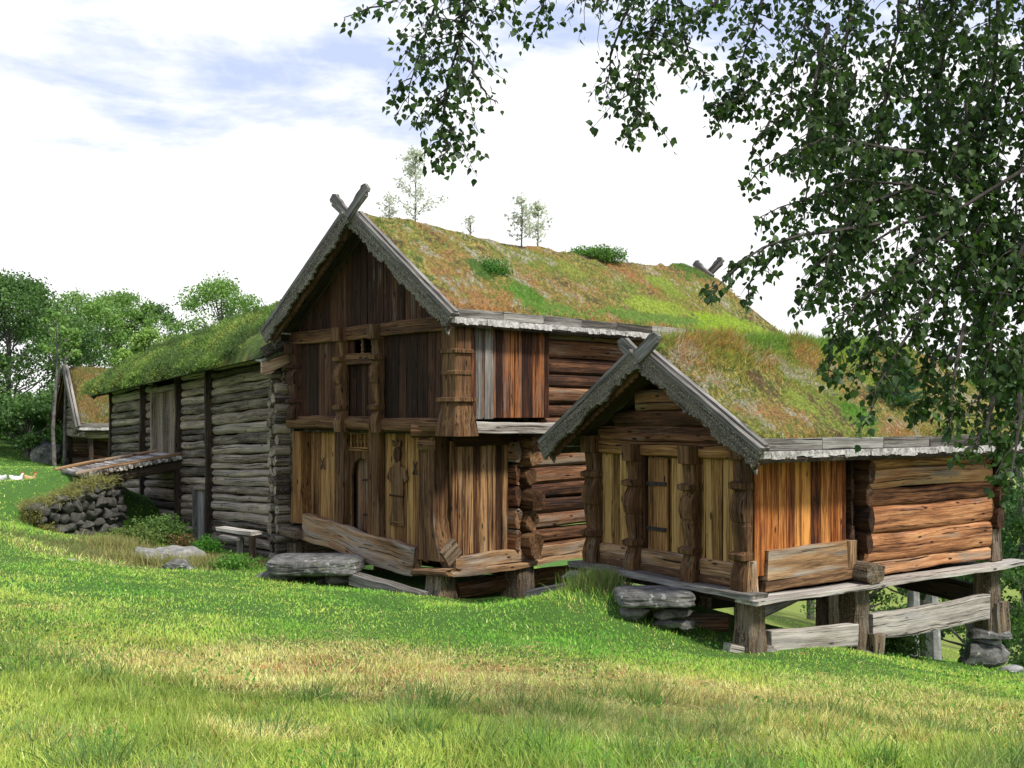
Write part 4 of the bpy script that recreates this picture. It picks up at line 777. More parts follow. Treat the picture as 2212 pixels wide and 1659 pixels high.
# dry stone retaining wall beneath the ramp
sw = MB(); rs = random.Random(3)
path = [P(264, 1, 27.4)[:2], P(205, 1, 26.0)[:2], P(135, 1, 24.9)[:2], P(80, 1, 24.4)[:2], P(48, 1, 25.4)[:2]]
tops = [.02, -.02, -.27, -.46, -.62]; bots = [-1.6, -1.5, -1.35, -1.15, -1.1]
segl = [np.linalg.norm(path[i + 1] - path[i]) for i in range(4)]; Ltot = sum(segl); vs_all = []; mp = []
def on_path(s):
    i = 0
    while i < 3 and s > segl[i]: s -= segl[i]; i += 1
    t_ = min(1, s / segl[i]); return path[i] + (path[i + 1] - path[i]) * t_, tops[i] + (tops[i + 1] - tops[i]) * t_, bots[i] + (bots[i + 1] - bots[i]) * t_, unit(path[i + 1] - path[i])
import bmesh
bmw = bmesh.new(); z = -1.5; row = 0
while z < .05:
    rh = rs.uniform(.17, .32); s = rs.uniform(0, .2)
    while s < Ltot:
        w_ = rs.uniform(.22, .62); p_, tp, bt, d_ = on_path(min(Ltot, s + w_ / 2))
        if bt - .2 <= z and z + rh * .5 < tp:
            me = rock_mesh((p_[0], p_[1], z + rh / 2 + rs.uniform(-.03, .03)), (w_ * 1.14, rs.uniform(.4, .6), rh * 1.2), rs.randint(0, 9999), sub=3, rough=.12, rot=math.atan2(d_[1], d_[0]) + rs.uniform(-.2, .2), p=3.0)
            bmw.from_mesh(me); bpy.data.meshes.remove(me)
        s += w_
    z += rh * .92
me = bpy.data.meshes.new('dry_stone_wall'); bmw.to_mesh(me); bmw.free(); me.materials.append(M_wallrock); me.polygons.foreach_set('use_smooth', [True] * len(me.polygons)); me.set_sharp_from_angle(angle=math.radians(38))
link('dry_stone_wall', me, None, 'mossy dry stone retaining wall under the foot of the barn ramp', 'stone wall')
nw = 5200; sw_ = R.random(nw) * Ltot; pp = [on_path(s) for s in sw_]; X = np.array([p[0][0] for p in pp]) + R.normal(.0, .12, nw); Y = np.array([p[0][1] for p in pp]) + R.normal(.12, .14, nw); Z = np.array([p[1] for p in pp]) + R.normal(.02, .05, nw); kk = R.random((nw, 1))
blades('overhanging_turf', np.stack([X, Y, Z], 1), R.normal(0, .7, (nw, 3)) + V(0, -.4, .3), R.uniform(.08, .24, nw), R.uniform(.012, .022, nw), V(.20, .19, .06) * (1 - kk) + V(.32, .33, .10) * kk, label='brownish turf and moss hanging over the top of the dry stone wall', cat='turf edge', kind='stuff', bend=.8)
for (u0, Y0, sx, sy, nn_, lb) in ((330, 20.7, .75, .3, 2600, 'long brownish grass along the foot of the rock outcrop'), (455, 21.2, .5, .35, 1500, 'long grass and sedge between the outcrop and the bench'), (255, 22.0, .6, .5, 2200, 'long pale grass on the left slope of the mound')):
    q = P(u0, 1, Y0); X = q[0] + R.normal(0, sx * .5, nn_); Y = q[1] + R.normal(0, sy * .5, nn_); kk = R.random((nn_, 1)); blades('grass_tuft', np.stack([X, Y, Hs(X, Y) - .02], 1), R.normal(0, .45, (nn_, 3)) + V(0, 0, 1), R.uniform(.10, .34, nn_), R.uniform(.010, .018, nn_), V(.20, .26, .06) * (1 - kk) + V(.42, .36, .15) * kk, label=lb, cat='grass tuft', bend=.7)
# bench by the barn
bn = thing('bench', 'rough grey plank bench on short posts against the barn wall', 'bench')
u = MB(); bar(u, P(478, 1141, 21.6), P(555, 1152, 21.0), .26, .07, seg=5, wobble=.012, jag=.02); u.build('seat', MW['pale'], bn)
u = MB(); bar(u, P(480, 1158, 21.3), P(518, 1164, 21.1), .2, .05, seg=3, jag=.02); u.build('shelf', MW['grey'], bn)
u = MB(); planks(u, Fr(P(524, 1230, 21.25), F1.ex, F1.ey), 0, .33, 0, 0, .6, .16); u.build('leg', MW['grey'], bn)
u = MB(); bar(u, P(545, 1235, 21.5), P(545, 1155, 21.5), .12, .12, up=(0, 1, 0)); u.build('leg', MW['under'], bn)
# loose timbers under the storehouses
u = MB(); bar(u, F3(.9, .5, -1.42), F3(1.6, -.1, -1.46), .26, .26, shape='round', sq=2.1, seg=4, taper=1.05); u.build('log', MW['blog'], None, smooth=True, label='round log with sawn end lying under the small storehouse beside the front post', cat='log')
u = MB(); bar(u, F3(.35, .3, -1.25), F3(.9, 2.2, -1.12), .18, .18, shape='round', sq=2.2, seg=6); u.build('log', MW['grey'], None, smooth=True, label='grey log lying slanted under the floor behind the short foundation beam', cat='log')
u = MB(); bar(u, P(1140, 1284, 19.8), P(1245, 1262, 19.6), .22, .14, seg=5); u.build('timber', MW['pale'], None, label='pale plank on the ground between the two storehouses', cat='timber')
# ================================================================== far cabin
s0 = thing('far_cabin', 'small distant cabin with steep orange-brown turf roof at the left behind the barn', 'cabin')
F0 = Fr((-15.25, 40, 0), (-.527, .85, 0), (.85, .527, 0)); w0 = 4.2
pq0 = pal_store(-.30, 101); pl0 = lambda x, y, r: pq0(x, y, r) * .62
R0, zu0 = store_roof(s0, F0, w0, .4, .5, 6.0, .95, .92, .12, 101, horn_plain, pl0, 14000, .0001, capw=.07, hmax=.16)
def clip0(z): h_ = (zu0(w0 / 2) - z) / .92; return max(0, w0 / 2 - h_ + .05), min(w0, w0 / 2 + h_ - .05)
u = MB(); logwall(u, F0(0, 0, 0), F0(w0, 0, 0), .70, 2.9, .13, clip=clip0); logwall(u, F0(0, 0, 0), F0(0, 5.5, 0), .7, 1.2, .13); u.build('upper_log_wall', MW['barn'], s0)
u = MB(); logwall(u, F0(.3, .9, 0), F0(.3, 5.5, 0), -.7, .8, .13); logwall(u, F0(.3, .9, 0), F0(w0, .9, 0), -.7, .8, .13); logwall(u, F0(w0, 0, 0), F0(w0, 5.5, 0), -.7, 1.2, .13); logwall(u, F0(0, 5.5, 0), F0(w0, 5.5, 0), -.7, 2.6, .13, clip=clip0); u.build('lower_log_wall', MW['blog'], s0)
for x in (.05, w0 - .1):
    u = MB(); bar(u, F0(x, .1, -.7), F0(x, .1, .7), .14, .14, up=F0.ex); u.build('porch_post', MW['under'], s0)
# ================================================================== foliage
def leaves(P_, size, n_dir=None, aspect=.75, droop=.5):
    n = len(P_); d = R.normal(0, 1, (n, 3)); d[:, 2] -= droop * 1.6
    if n_dir is not None: d += n_dir
    d /= np.linalg.norm(d, axis=1, keepdims=True); r2 = R.normal(0, 1, (n, 3)); s = np.cross(d, r2); s /= np.linalg.norm(s, axis=1, keepdims=True); nn = np.cross(s, d)
    L = (size if np.ndim(size) else np.full(n, size))[:, None]; w = L * aspect * .5; fold = nn * L * .10
    v = np.stack([P_, P_ + d * L * .40 + s * w + fold, P_ + d * L, P_ + d * L * .40 - s * w + fold], 1).reshape(-1, 3)
    k = np.arange(n)[:, None] * 4; f = np.concatenate([k + [0, 1, 2], k + [0, 2, 3]], 0); return v, f
def crown(name, pts, size, cols, parent, mat=None, aspect=.75, droop=.3, **kw):
    v, f = leaves(pts, size, aspect=aspect, droop=droop); return arr_mesh(name, v, f, mat or M_leaf, parent, col=np.repeat(cols, 4, 0), **kw)
def tree(name, base, h, cw, cz0, nblob, nleaf, size, c1, c2, label, cat='tree', group=None, trunk_r=.15, seed=1, top_round=1.0, lean=(0, 0), dense=.62, bark=None, blob_r=.19, trunks=1):
    rg = np.random.default_rng(seed); base = V(*base); gz = base[2]; t_ = thing(name, label, cat, group); tb = MB(); ctr = base + V(lean[0], lean[1], 0)
    blobs = []; tries = 0
    for i in range(nblob):
        a = rg.uniform(0, 6.283); zz = rg.random() ** .8; prof = math.sin(math.pi * min(1, .18 + .82 * zz)) ** .6 if top_round else (1 - zz) * .95 + .08
        r = cw * prof * rg.uniform(.35, .95) ** .6; blobs.append((base + V(lean[0] * zz + r * math.cos(a), lean[1] * zz + r * math.sin(a), cz0 + (h - cz0) * (zz * .93)), cw * blob_r * rg.uniform(.6, 1.35) * (1 if top_round else .6 + .5 * (1 - zz))))
    for k in range(trunks):
        b0 = base + V(k * .45, rg.uniform(-.2, .2), -.3); tp = base + V(lean[0] + k * .3, lean[1], h * .92)
        path_tube(tb, [b0, b0 + (tp - b0) * .3 + V(rg.normal(0, .08), 0, 0) * h * .1, b0 + (tp - b0) * .65 + V(rg.normal(0, .08), 0, 0) * h * .1, tp], [trunk_r * 1.15, trunk_r * .85, trunk_r * .5, trunk_r * .12], 8)
    for c, r in blobs[::2]:
        t0 = np.clip((c[2] - gz - cw * .35) / h, .15, .85); s = base + (V(lean[0], lean[1], h * .92)) * t0; path_tube(tb, [s, (s + c) / 2 + V(0, 0, -.02 * h * rg.random()), c], [trunk_r * .35 * (1.1 - t0), trunk_r * .22, .01], 5)
    tb.build('trunk', bark or M_treebark, t_)
    bi = rg.integers(0, nblob, nleaf); bc = np.array([b[0] for b in blobs])[bi]; br = np.array([b[1] for b in blobs])[bi]
    d = rg.normal(0, 1, (nleaf, 3)); d /= np.linalg.norm(d, axis=1, keepdims=True); p = bc + d * (br * rg.random(nleaf) ** dense)[:, None] * V(1.15, 1.15, .8)
    bcol = rg.random(nblob)[bi][:, None]; k = np.clip(.5 * bcol + .6 * rg.random((nleaf, 1)) - .1, 0, 1); cols = V(*c1) * (1 - k) + V(*c2) * k; cols = cols * (.7 + .6 * rg.random((nleaf, 1)))
    crown('crown', p, size * rg.uniform(.7, 1.3, nleaf), cols, t_); return t_
G = lambda x, y: (x, y, ground_z(x, y))
def TP(u_, Y): x = (u_ - W / 2) / FPX * Y; return G(x, Y)
DG, MG, LG_, YG = (.055, .11, .035), (.14, .26, .06), (.25, .40, .10), (.32, .45, .12)
gfar = 'broadleaf trees beyond the barn'
def top_h(u_, v_, Y): b = TP(u_, Y); return EYE - (v_ - HOR) / FPX * Y - b[2]
for i, (u_, vt, Y, cw, cz, nb, nl, c1, c2, lb) in enumerate((
    (20, 590, 50, 2.9, 1.6, 80, 34000, DG, MG, 'big dense dark green tree at the left edge behind the lawn'),
    (-150, 560, 56, 3.2, 1.5, 60, 15000, DG, MG, 'dark green tree cut by the left edge of view, behind the big one'),
    (165, 632, 56, 2.1, 4.3, 46, 11000, MG, LG_, 'airy broadleaf tree with thin trunk left of the far cabin ridge'),
    (255, 628, 60, 2.2, 4.0, 46, 11000, MG, LG_, 'airy tree rising directly behind the far cabin roof'),
    (325, 648, 62, 1.6, 4.0, 36, 7000, DG, MG, 'darker narrow tree between the far cabin and the round-crowned tree'),
    (478, 592, 58, 2.75, 2.2, 80, 26000, MG, LG_, 'tall tree with wide rounded crown above the barn roof'),
    (590, 640, 66, 2.2, 2.0, 40, 9000, MG, YG, 'lighter tree just left of the tall storehouse gable'),
    (322, 700, 46, 1.15, 1.0, 40, 12000, LG_, YG, 'pale green birch close behind the left part of the barn roof'),
    (268, 745, 44, .6, 1.0, 22, 4000, LG_, YG, 'small light young tree between the far cabin and the barn roof'),
    (60, 850, 44, 1.5, .3, 40, 11000, DG, MG, 'dark rounded bush-like tree at far left under the big crowns'),
    (128, 838, 47, 1.3, .3, 36, 10000, DG, MG, 'dense low green tree just left of the far cabin'),
    (195, 830, 50, 1.4, .3, 36, 8000, DG, MG, 'low green tree hidden mostly behind the far cabin gable'),
    (-60, 830, 46, 1.7, .3, 40, 9000, DG, MG, 'dark low tree at the very left edge'))):
    b = TP(u_, Y); tree('broadleaf_tree', b, top_h(u_, vt, Y), cw * 1.38, cz, int(nb * 1.5), int(nl * .95), .13 if nl > 8000 else .15, c1, c2, lb, group=gfar, seed=200 + i, trunk_r=.14)
for i, (u_, Y, lb) in enumerate(((122, 40, 'slender grey tree trunk standing left of the far cabin'), (140, 41.5, 'second slender grey trunk close to the far cabin corner'))):
    b = TP(u_, Y); tree('slender_tree', b, top_h(u_, 660 + 40 * i, Y), .8, 4.2, 12, 900, .11, MG, LG_, lb, group='slender trees left of the far cabin', seed=240 + i, trunk_r=.075)
b = TP(164, 50); tree('birch_sapling', b, 3.2, .3, 1.6, 8, 160, .08, LG_, YG, 'thin white-stemmed birch under the far cabin overhang', seed=250, trunk_r=.05, bark=M_rockpale)
for i, (u_, vt, Y, cw, cz, nl, lb, c1, c2) in enumerate((
    (2215, 690, 34, 2.4, .4, 30000, 'dense dark green tree at the right edge behind the small storehouse', DG, MG), (2090, 850, 37, 2.2, .3, 22000, 'dark bushy tree seen just right of the rear log ends', (.03, .075, .025), (.06, .15, .035)),
    (1990, 800, 42, 2.4, .5, 16000, 'green tree behind the small storehouse seen through the gap under its floor', DG, MG), (1870, 900, 44, 2.2, .3, 12000, 'low dark tree beyond the foundation beams', DG, MG),
    (2330, 760, 30, 2.2, .3, 12000, 'green tree just beyond the right edge of view', DG, MG), (2130, 740, 50, 2.8, 1.0, 16000, 'pale green tree rising behind the turf ridge at right', MG, LG_), (1750, 860, 50, 2.6, .3, 10000, 'dark tree on the lower slope behind the long turf roof', DG, MG))):
    b = TP(u_, Y); tree('hillside_tree', b, top_h(u_, vt, Y), cw, cz, 70, nl, .12, c1, c2, lb, group='trees on the slope behind the small storehouse', seed=260 + i, trunk_r=.16)
b = TP(1972, 23.5); tree('grey_stemmed_tree', b, top_h(1972, 900, 23.5), 1.0, 2.3, 26, 5000, .08, DG, MG, 'tree with thick twin grey stems seen below the long foundation beam', seed=280, trunk_r=.15, trunks=2, bark=M_rockpale)
def shrub(name, c, r, n, size, c1, c2, label, seed, cat='shrub', parent=None, sq=.8, woody=True):
    rg = np.random.default_rng(seed); t_ = thing(name, label, cat); c = V(*c)
    d = rg.normal(0, 1, (n, 3)); d /= np.linalg.norm(d, axis=1, keepdims=True); rr = rg.random((n, 1)) ** .5; lump = 1 + .35 * np.sin(d[:, :1] * 6 + seed) * np.cos(d[:, 1:2] * 5)
    p = c + d * rr * V(*r) * lump; p[:, 2] = np.maximum(p[:, 2], c[2] - r[2] * .9); k = rg.random((n, 1)); cols = (V(*c1) * (1 - k) + V(*c2) * k) * (.7 + .6 * rg.random((n, 1)))
    if woody:
        tb = MB()
        for i in range(7): a = c + V(rg.normal(0, .1) * r[0], rg.normal(0, .1) * r[1], -r[2] * 1.1); q = c + unit(rg.normal(0, 1, 3) + V(0, 0, .8)) * V(*r) * .9; path_tube(tb, [a, (a + q) / 2, q], [.012, .009, .003], 5)
        tb.build('stem', M_treebark, t_)
    crown('foliage', p, size * rg.uniform(.6, 1.3, n), cols, t_, aspect=.5); return t_
def near(x, y, dz): return (x, y, ground_z(x, y) + dz)
q = P(350, 1, 23.5); shrub('heather_bush', near(q[0], q[1], .22), (.62, .5, .34), 5000, .06, (.07, .15, .03), (.16, .26, .06), 'bushy green heather on top of the mound before the barn', 301)
q = P(290, 1, 22.8); shrub('heather_bush', near(q[0], q[1], .10), (.6, .4, .26), 4000, .06, (.09, .16, .03), (.2, .26, .07), 'low heather bush at the left shoulder of the mound', 302)
q = P(448, 1, 22.6); shrub('fern_clump', near(q[0], q[1], .16), (.28, .25, .26), 1500, .07, (.08, .24, .03), (.14, .34, .05), 'small bright green plant clump right of the rock outcrop', 303)
q = P(395, 1, 23.0); shrub('red_plant', near(q[0], q[1], .15), (.35, .2, .2), 500, .06, (.16, .2, .05), (.30, .10, .06), 'reddish green herb clump above the rock outcrop', 304)
q = P(505, 1, 20.8); shrub('herb_clump', near(q[0], q[1], .1), (.45, .25, .2), 1400, .06, (.10, .26, .04), (.18, .36, .06), 'leafy herbs at the barn foot below the bench', 305)
q = P(68, 1, 24.2); shrub('moss_clump', near(q[0], q[1], .15), (.30, .22, .26), 1800, .05, (.12, .14, .03), (.24, .22, .06), 'mossy brown-green growth over the left end of the dry stone wall', 306)
q = P(105, 1, 24.0); shrub('moss_clump', near(q[0], q[1], .02), (.2, .18, .2), 1000, .05, (.12, .15, .03), (.28, .24, .06), 'mossy growth hanging on the lower face of the dry stone wall', 307)
q = P(1290, 1, 16.6); n = 1500; X = q[0] + R.normal(0, .22, n); Y = q[1] + R.normal(0, .16, n); kk = R.random((n, 1))
blades('tall_grass_tussock', np.stack([X, Y, Hs(X, Y) - .02], 1), R.normal(0, .3, (n, 3)) + V(0, 0, 1), R.uniform(.15, .42, n), R.uniform(.008, .014, n), V(.16, .32, .05) * (1 - kk) + V(.38, .38, .14) * kk, label='tall grass tussock in front of the left corner of the small storehouse', cat='grass tussock', bend=.6)
q = P(1930, 1, 18.2); shrub('bramble_bush', near(q[0], q[1], .2), (.5, .4, .35), 2600, .07, DG, MG, 'small dark bush behind the middle post of the small storehouse', 309)
# plants growing on the turf roofs
def sapling(name, fr, x, y, zf, h, cw, nl, c1, c2, label, seed, conical=True, size=.05, cat='sapling', sw_=.02):
    rg = np.random.default_rng(seed); t_ = thing(name, label, cat); b = fr(x, y, zf(x) + .12); tb = MB(); top = b + V(0, 0, h); path_tube(tb, [b - V(0, 0, .1), b + V(.02, 0, h * .5), top], [sw_, sw_ * .6, .004], 5); pts = []
    for i in range(22):
        t0 = rg.uniform(.12, .97); a = rg.uniform(0, 6.283); l = cw * (1.05 - t0) ** .8 * rg.uniform(.5, 1.1); s = b + V(0, 0, h * t0); e = s + V(l * math.cos(a), l * math.sin(a), l * .55); path_tube(tb, [s, (s + e) / 2, e], [.006, .004, .002], 4)
        k = nl // 22; pts.append(s + (e - s) * rg.random((k, 1)) ** .6 + rg.normal(0, .045, (k, 3)))
    tb.build('stem', M_treebark, t_); p = np.vstack(pts); k = rg.random((len(p), 1)); crown('foliage', p, size * rg.uniform(.7, 1.3, len(p)), V(*c1) * (1 - k) + V(*c2) * k, t_)
GLARE_G = (.50, .55, .40); GLARE_G2 = (.72, .74, .62)  # leaf colours whitened to paint in overexposure glow against the sky
zt2 = lambda x: zu2(x) + .2; zt3 = lambda x: zu3(x) + .18
sapling('birch_sapling', F2, 2.5, 1.25, zt2, 1.45, .72, 1500, GLARE_G, GLARE_G2, 'tall birch sapling, leaves painted glare-pale, growing on the ridge near the dragon-horned gable', 401)
sapling('birch_sapling', F2, 2.5, .6, zt2, .5, .3, 200, GLARE_G, GLARE_G2, 'short seedling, leaves painted glare-pale, beside the tall birch sapling on the ridge', 402)
sapling('rowan_sapling', F2, 2.5, 4.2, zt2, 1.05, .5, 380, GLARE_G, GLARE_G2, 'left one of two rowan saplings on the middle of the ridge', 403, size=.075)
sapling('rowan_sapling', F2, 2.5, 4.7, zt2, .95, .5, 380, GLARE_G, GLARE_G2, 'right one of two rowan saplings on the middle of the ridge', 404, size=.075)
sapling('seedling', F2, 2.5, 2.7, zt2, .42, .2, 120, GLARE_G, GLARE_G2, 'tiny seedling, leaves painted glare-pale, on the ridge between birch and rowans', 405)
q = F2(2.35, 6.45, zt2(2.35) + .0); shrub('juniper_mat', q, (.75, .62, .19), 8000, .05, (.06, .16, .03), (.16, .30, .05), 'dense green mat bush on the ridge of the tall storehouse', 406)
q = F2(.95, 1.75, zt2(.95) + .02); shrub('roof_shrub', q, (.42, .42, .24), 5000, .04, (.05, .15, .02), (.11, .28, .04), 'bright green shrub on the turf close to the near verge of the tall storehouse', 407)
def pine(fr, x, y, zf, h, label, seed):
    rg = np.random.default_rng(seed); t_ = thing('pine_sapling', label, 'pine sapling'); b = fr(x, y, zf(x) + .05); tb = MB(); path_tube(tb, [b, b + V(0, 0, h)], [.03, .008], 6); P_ = []; D_ = []
    for tier in range(10):
        t0 = .03 + tier * .095
        for a in rg.uniform(0, 6.283, 10):
            l = h * .62 * (1.08 - t0) * rg.uniform(.6, 1.05); s = b + V(0, 0, h * t0); d = V(math.cos(a), math.sin(a), rg.uniform(.1, .6)); e = s + d * l; path_tube(tb, [s, e], [.008, .003], 4); k = 130; tt = rg.random((k, 1)) ** .6
            P_.append(s + (e - s) * tt); D_.append(d * .9 + rg.normal(0, .75, (k, 3)))
    tb.build('trunk', M_treebark, t_); P_ = np.vstack(P_); D_ = np.vstack(D_); k = rg.random((len(P_), 1)); cols = V(.04, .11, .05) * (1 - k) + V(.10, .24, .09) * k
    blades('crown', P_, D_, rg.uniform(.05, .10, len(P_)), np.full(len(P_), .008), cols, parent=t_, two=False)
pine(F3, .25, 3.5, zt3, .85, 'small blue-green pine growing on the turf of the small storehouse', 411)
# ================================================================== overhanging birch
bt = thing('birch_tree', 'large birch whose leafy hanging branches fill the upper right of the view', 'birch tree')
tb = MB(); bx, by = 5.6, 6.6; bz_ = ground_z(bx, by)
path_tube(tb, [(bx, by, bz_ - .2), (bx - .05, by, 1.5), (bx + .05, by + .1, 4.5), (bx, by, 8.5), (bx - .2, by, 11)], [.30, .25, .21, .13, .03], 12)
tb.build('trunk', M_birchbark, bt)
LP_ = []; LS = []; LC = []; br_ = MB(); rb = np.random.default_rng(77)
def strand(pts, rad, nl, twigs=10, r0=.012, leaf=.042, hang=1.0, tip=.0, sub=True):
    pts = [V(*p) for p in pts]; seg = np.array([np.linalg.norm(pts[i + 1] - pts[i]) for i in range(len(pts) - 1)]); cs_ = np.r_[0, np.cumsum(seg)]; L = cs_[-1]
    def at(s):
        i = min(len(seg) - 1, int(np.searchsorted(cs_, s, 'right') - 1)); return pts[i] + (pts[i + 1] - pts[i]) * ((s - cs_[i]) / seg[i])
    m2 = 8; path_tube(br_, [at(L * i / m2) + rb.normal(0, .008, 3) for i in range(m2 + 1)], [r0 * (1 - .8 * i / m2) for i in range(m2 + 1)], 5)
    per = max(3, nl // twigs)
    for k in range(twigs):
        s = L * (k + rb.random()) / twigs; p = at(s); fr_ = s / L; a = rb.uniform(0, 6.283); rr = rad * rb.uniform(.45, 1.25) * (1 - .45 * fr_ ** 2)
        e = p + V(rr * math.cos(a), rr * .8 * math.sin(a), -rr * hang * rb.uniform(.3, 1.3)); mdl = (p + e) / 2 + V(0, 0, .15 * rr)
        path_tube(br_, [p, mdl, e], [r0 * .35, .0022, .0012], 4); t_ = rb.random((per, 1)) ** .75
        q = np.where(t_ < .5, p + (mdl - p) * t_ * 2, mdl + (e - mdl) * (t_ * 2 - 1)) + rb.normal(0, .022, (per, 3))
        LP_.append(q); LS.append(leaf * rb.uniform(.6, 1.25, per)); kk = rb.random((per, 1)); LC.append((V(.028, .065, .016) * (1 - kk) + V(.085, .16, .03) * kk ** 1.5) * (.8 + .4 * rb.random()))
def S(uv, Y, dY=0): n_ = len(uv); return [P(a, b, Y + dY * i / max(1, n_ - 1)) for i, (a, b) in enumerate(uv)]
strand(S([(1035, -160), (1015, 0), (985, 120), (955, 230), (968, 330)], 6.4), .34, 980, 60, .014)
strand(S([(1000, -120), (930, 40), (890, 160), (880, 230)], 6.6), .26, 330, 26)
strand(S([(960, -60), (860, 0), (790, 20), (745, 40)], 6.5), .14, 90, 14)
strand(S([(1010, 130), (1040, 190), (1080, 230)], 6.4), .07, 22, 7)
strand(S([(1190, -120), (1170, 0), (1150, 80)], 6.6), .15, 120, 14)
strand(S([(1100, -90), (1100, -20), (1080, 20)], 6.4), .18, 110, 12); strand(S([(1260, -90), (1280, -20), (1310, 10)], 6.4), .14, 60, 12)
strand(S([(1480, -150), (1425, 20), (1385, 120), (1370, 210), (1385, 265)], 6.3), .30, 760, 50, .013)
strand(S([(1400, -60), (1330, 80), (1310, 180), (1320, 230)], 6.5), .14, 130, 14); strand(S([(1470, 0), (1480, 100), (1520, 170)], 6.6), .18, 130, 16)
for (a, b) in ((1255, 90), (1290, 110), (1330, 60), (1230, 60)): strand(S([(a + 20, -80), (a, b)], 6.5), .05, 4, 5, .004)
for uv, Y, rd, nl, tw in ((
    [(1700, -120), (1640, 20), (1600, 140), (1590, 240)], 6.2, .24, 420, 36), ([(1780, -140), (1740, 60), (1700, 170), (1720, 240)], 6.6, .26, 480, 36), ([(1850, -140), (1830, 80), (1790, 220), (1800, 330)], 6.3, .24, 480, 36),
    ([(1640, 180), (1590, 215), (1540, 225), (1555, 260)], 6.3, .12, 110, 14), ([(1700, 240), (1640, 290), (1625, 330)], 6.4, .10, 60, 10), ([(1560, -60), (1545, 0), (1500, 40)], 6.5, .16, 110, 14),
    ([(1960, -150), (1930, 100), (1900, 300), (1880, 430)], 6.0, .28, 700, 46), ([(2060, -150), (2040, 120), (2000, 330), (1990, 520)], 6.1, .30, 820, 50), ([(2160, -150), (2150, 120), (2120, 340), (2110, 560)], 5.9, .30, 860, 50),
    ([(2260, -150), (2240, 150), (2200, 380), (2190, 600)], 6.2, .32, 900, 50), ([(2330, -100), (2330, 300), (2300, 700)], 6.0, .3, 500, 30), ([(2010, -150), (1980, 60), (1940, 200)], 7.2, .34, 700, 36), ([(2150, -100), (2120, 200), (2080, 330)], 7.4, .36, 900, 40),
    ([(1990, 330), (1900, 320), (1800, 290), (1700, 330), (1640, 365), (1600, 410)], 5.8, .10, 170, 26), ([(2060, 430), (1960, 400), (1850, 390), (1760, 420), (1640, 470)], 5.9, .17, 260, 26),
    ([(1980, 400), (1850, 450), (1790, 560), (1760, 640)], 5.9, .22, 430, 34), ([(1900, 480), (1740, 500), (1640, 540), (1560, 600), (1530, 640)], 5.8, .12, 200, 28), ([(1700, 520), (1630, 600), (1615, 650)], 5.8, .08, 40, 10),
    ([(2050, 500), (1940, 580), (1900, 700), (1880, 800)], 5.9, .26, 560, 40), ([(1990, 560), (1850, 650), (1800, 740), (1790, 810)], 5.8, .16, 240, 24), ([(2120, 480), (2050, 640), (2010, 790), (1990, 880)], 6.0, .24, 520, 36),
    ([(2030, 600), (1950, 740), (1880, 860), (1870, 920)], 5.8, .10, 110, 18), ([(2220, 500), (2160, 660), (2120, 820), (2110, 930)], 5.9, .26, 560, 36), ([(2290, 500), (2230, 700), (2190, 850), (2180, 980)], 5.8, .22, 420, 30),
    ([(2210, 850), (2190, 980), (2180, 1060)], 5.5, .12, 80, 14), ([(2150, 860), (2110, 960), (2060, 990)], 5.7, .10, 60, 12), ([(2080, 700), (2060, 820), (2050, 940)], 5.9, .14, 150, 18)):
    strand(S(uv, Y, rb.uniform(-.3, .3)), rd, int(nl * 1.3), tw, .012)
for i in range(38):
    u0 = rb.uniform(1730, 2330); v0 = rb.uniform(60, 600) if u0 > 1900 else rb.uniform(-60, 420); l = rb.uniform(200, 330)
    strand(S([(u0 + 30, v0 - 40), (u0, v0 + l * .4), (u0 - 18, v0 + l)], rb.uniform(5.9, 7.6)), .15, 230, 26, .008)
LPa = np.vstack(LP_); 
# upper crown above the frame (seen only as shade and from other positions)
nu = 2600; cc = V(3.9, 6.9, 6.2); d = rb.normal(0, 1, (nu, 3)); d /= np.linalg.norm(d, axis=1, keepdims=True); up_ = cc + d * rb.random((nu, 1)) ** .4 * V(3.2, 2.3, 2.6); up_ = up_[up_[:, 2] > EYE + 960 / FPX * up_[:, 1]]
LPa = np.vstack([LPa, up_]); LSa = np.r_[np.concatenate(LS), rb.uniform(.05, .08, len(up_))]; kk = rb.random((len(up_), 1)); LCa = np.vstack([np.vstack(LC), V(.04, .10, .02) * (1 - kk) + V(.08, .17, .03) * kk])
def birch_leaves(P_, size, cols, parent):
    n = len(P_); d = rb.normal(0, .55, (n, 3)); d[:, 2] -= 1.0; d /= np.linalg.norm(d, axis=1, keepdims=True); r2 = rb.normal(0, 1, (n, 3)) + V(0, .0, 0); s = np.cross(d, r2); s /= np.linalg.norm(s, axis=1, keepdims=True); nn = np.cross(s, d)
    L = size[:, None]; pet = P_ + d * L * .25
    prof = [(0, 0), (.12, .30), (.34, .43), (.62, .26), (1.0, 0), (.62, -.26), (.34, -.43), (.12, -.30)]
    v = np.stack([pet + d * L * a + s * L * b + nn * L * (.12 * abs(b) * 2 - .06 * a) for a, b in prof], 1).reshape(-1, 3); k = np.arange(n)[:, None] * 8
    f = np.concatenate([k + [0, 1, 2], k + [0, 2, 3], k + [0, 3, 4], k + [0, 4, 5], k + [0, 5, 6], k + [0, 6, 7]], 0)
    return arr_mesh('crown', v, f, M_leaf, parent, col=np.repeat(cols, 8, 0))
birch_leaves(LPa, LSa, LCa, bt)
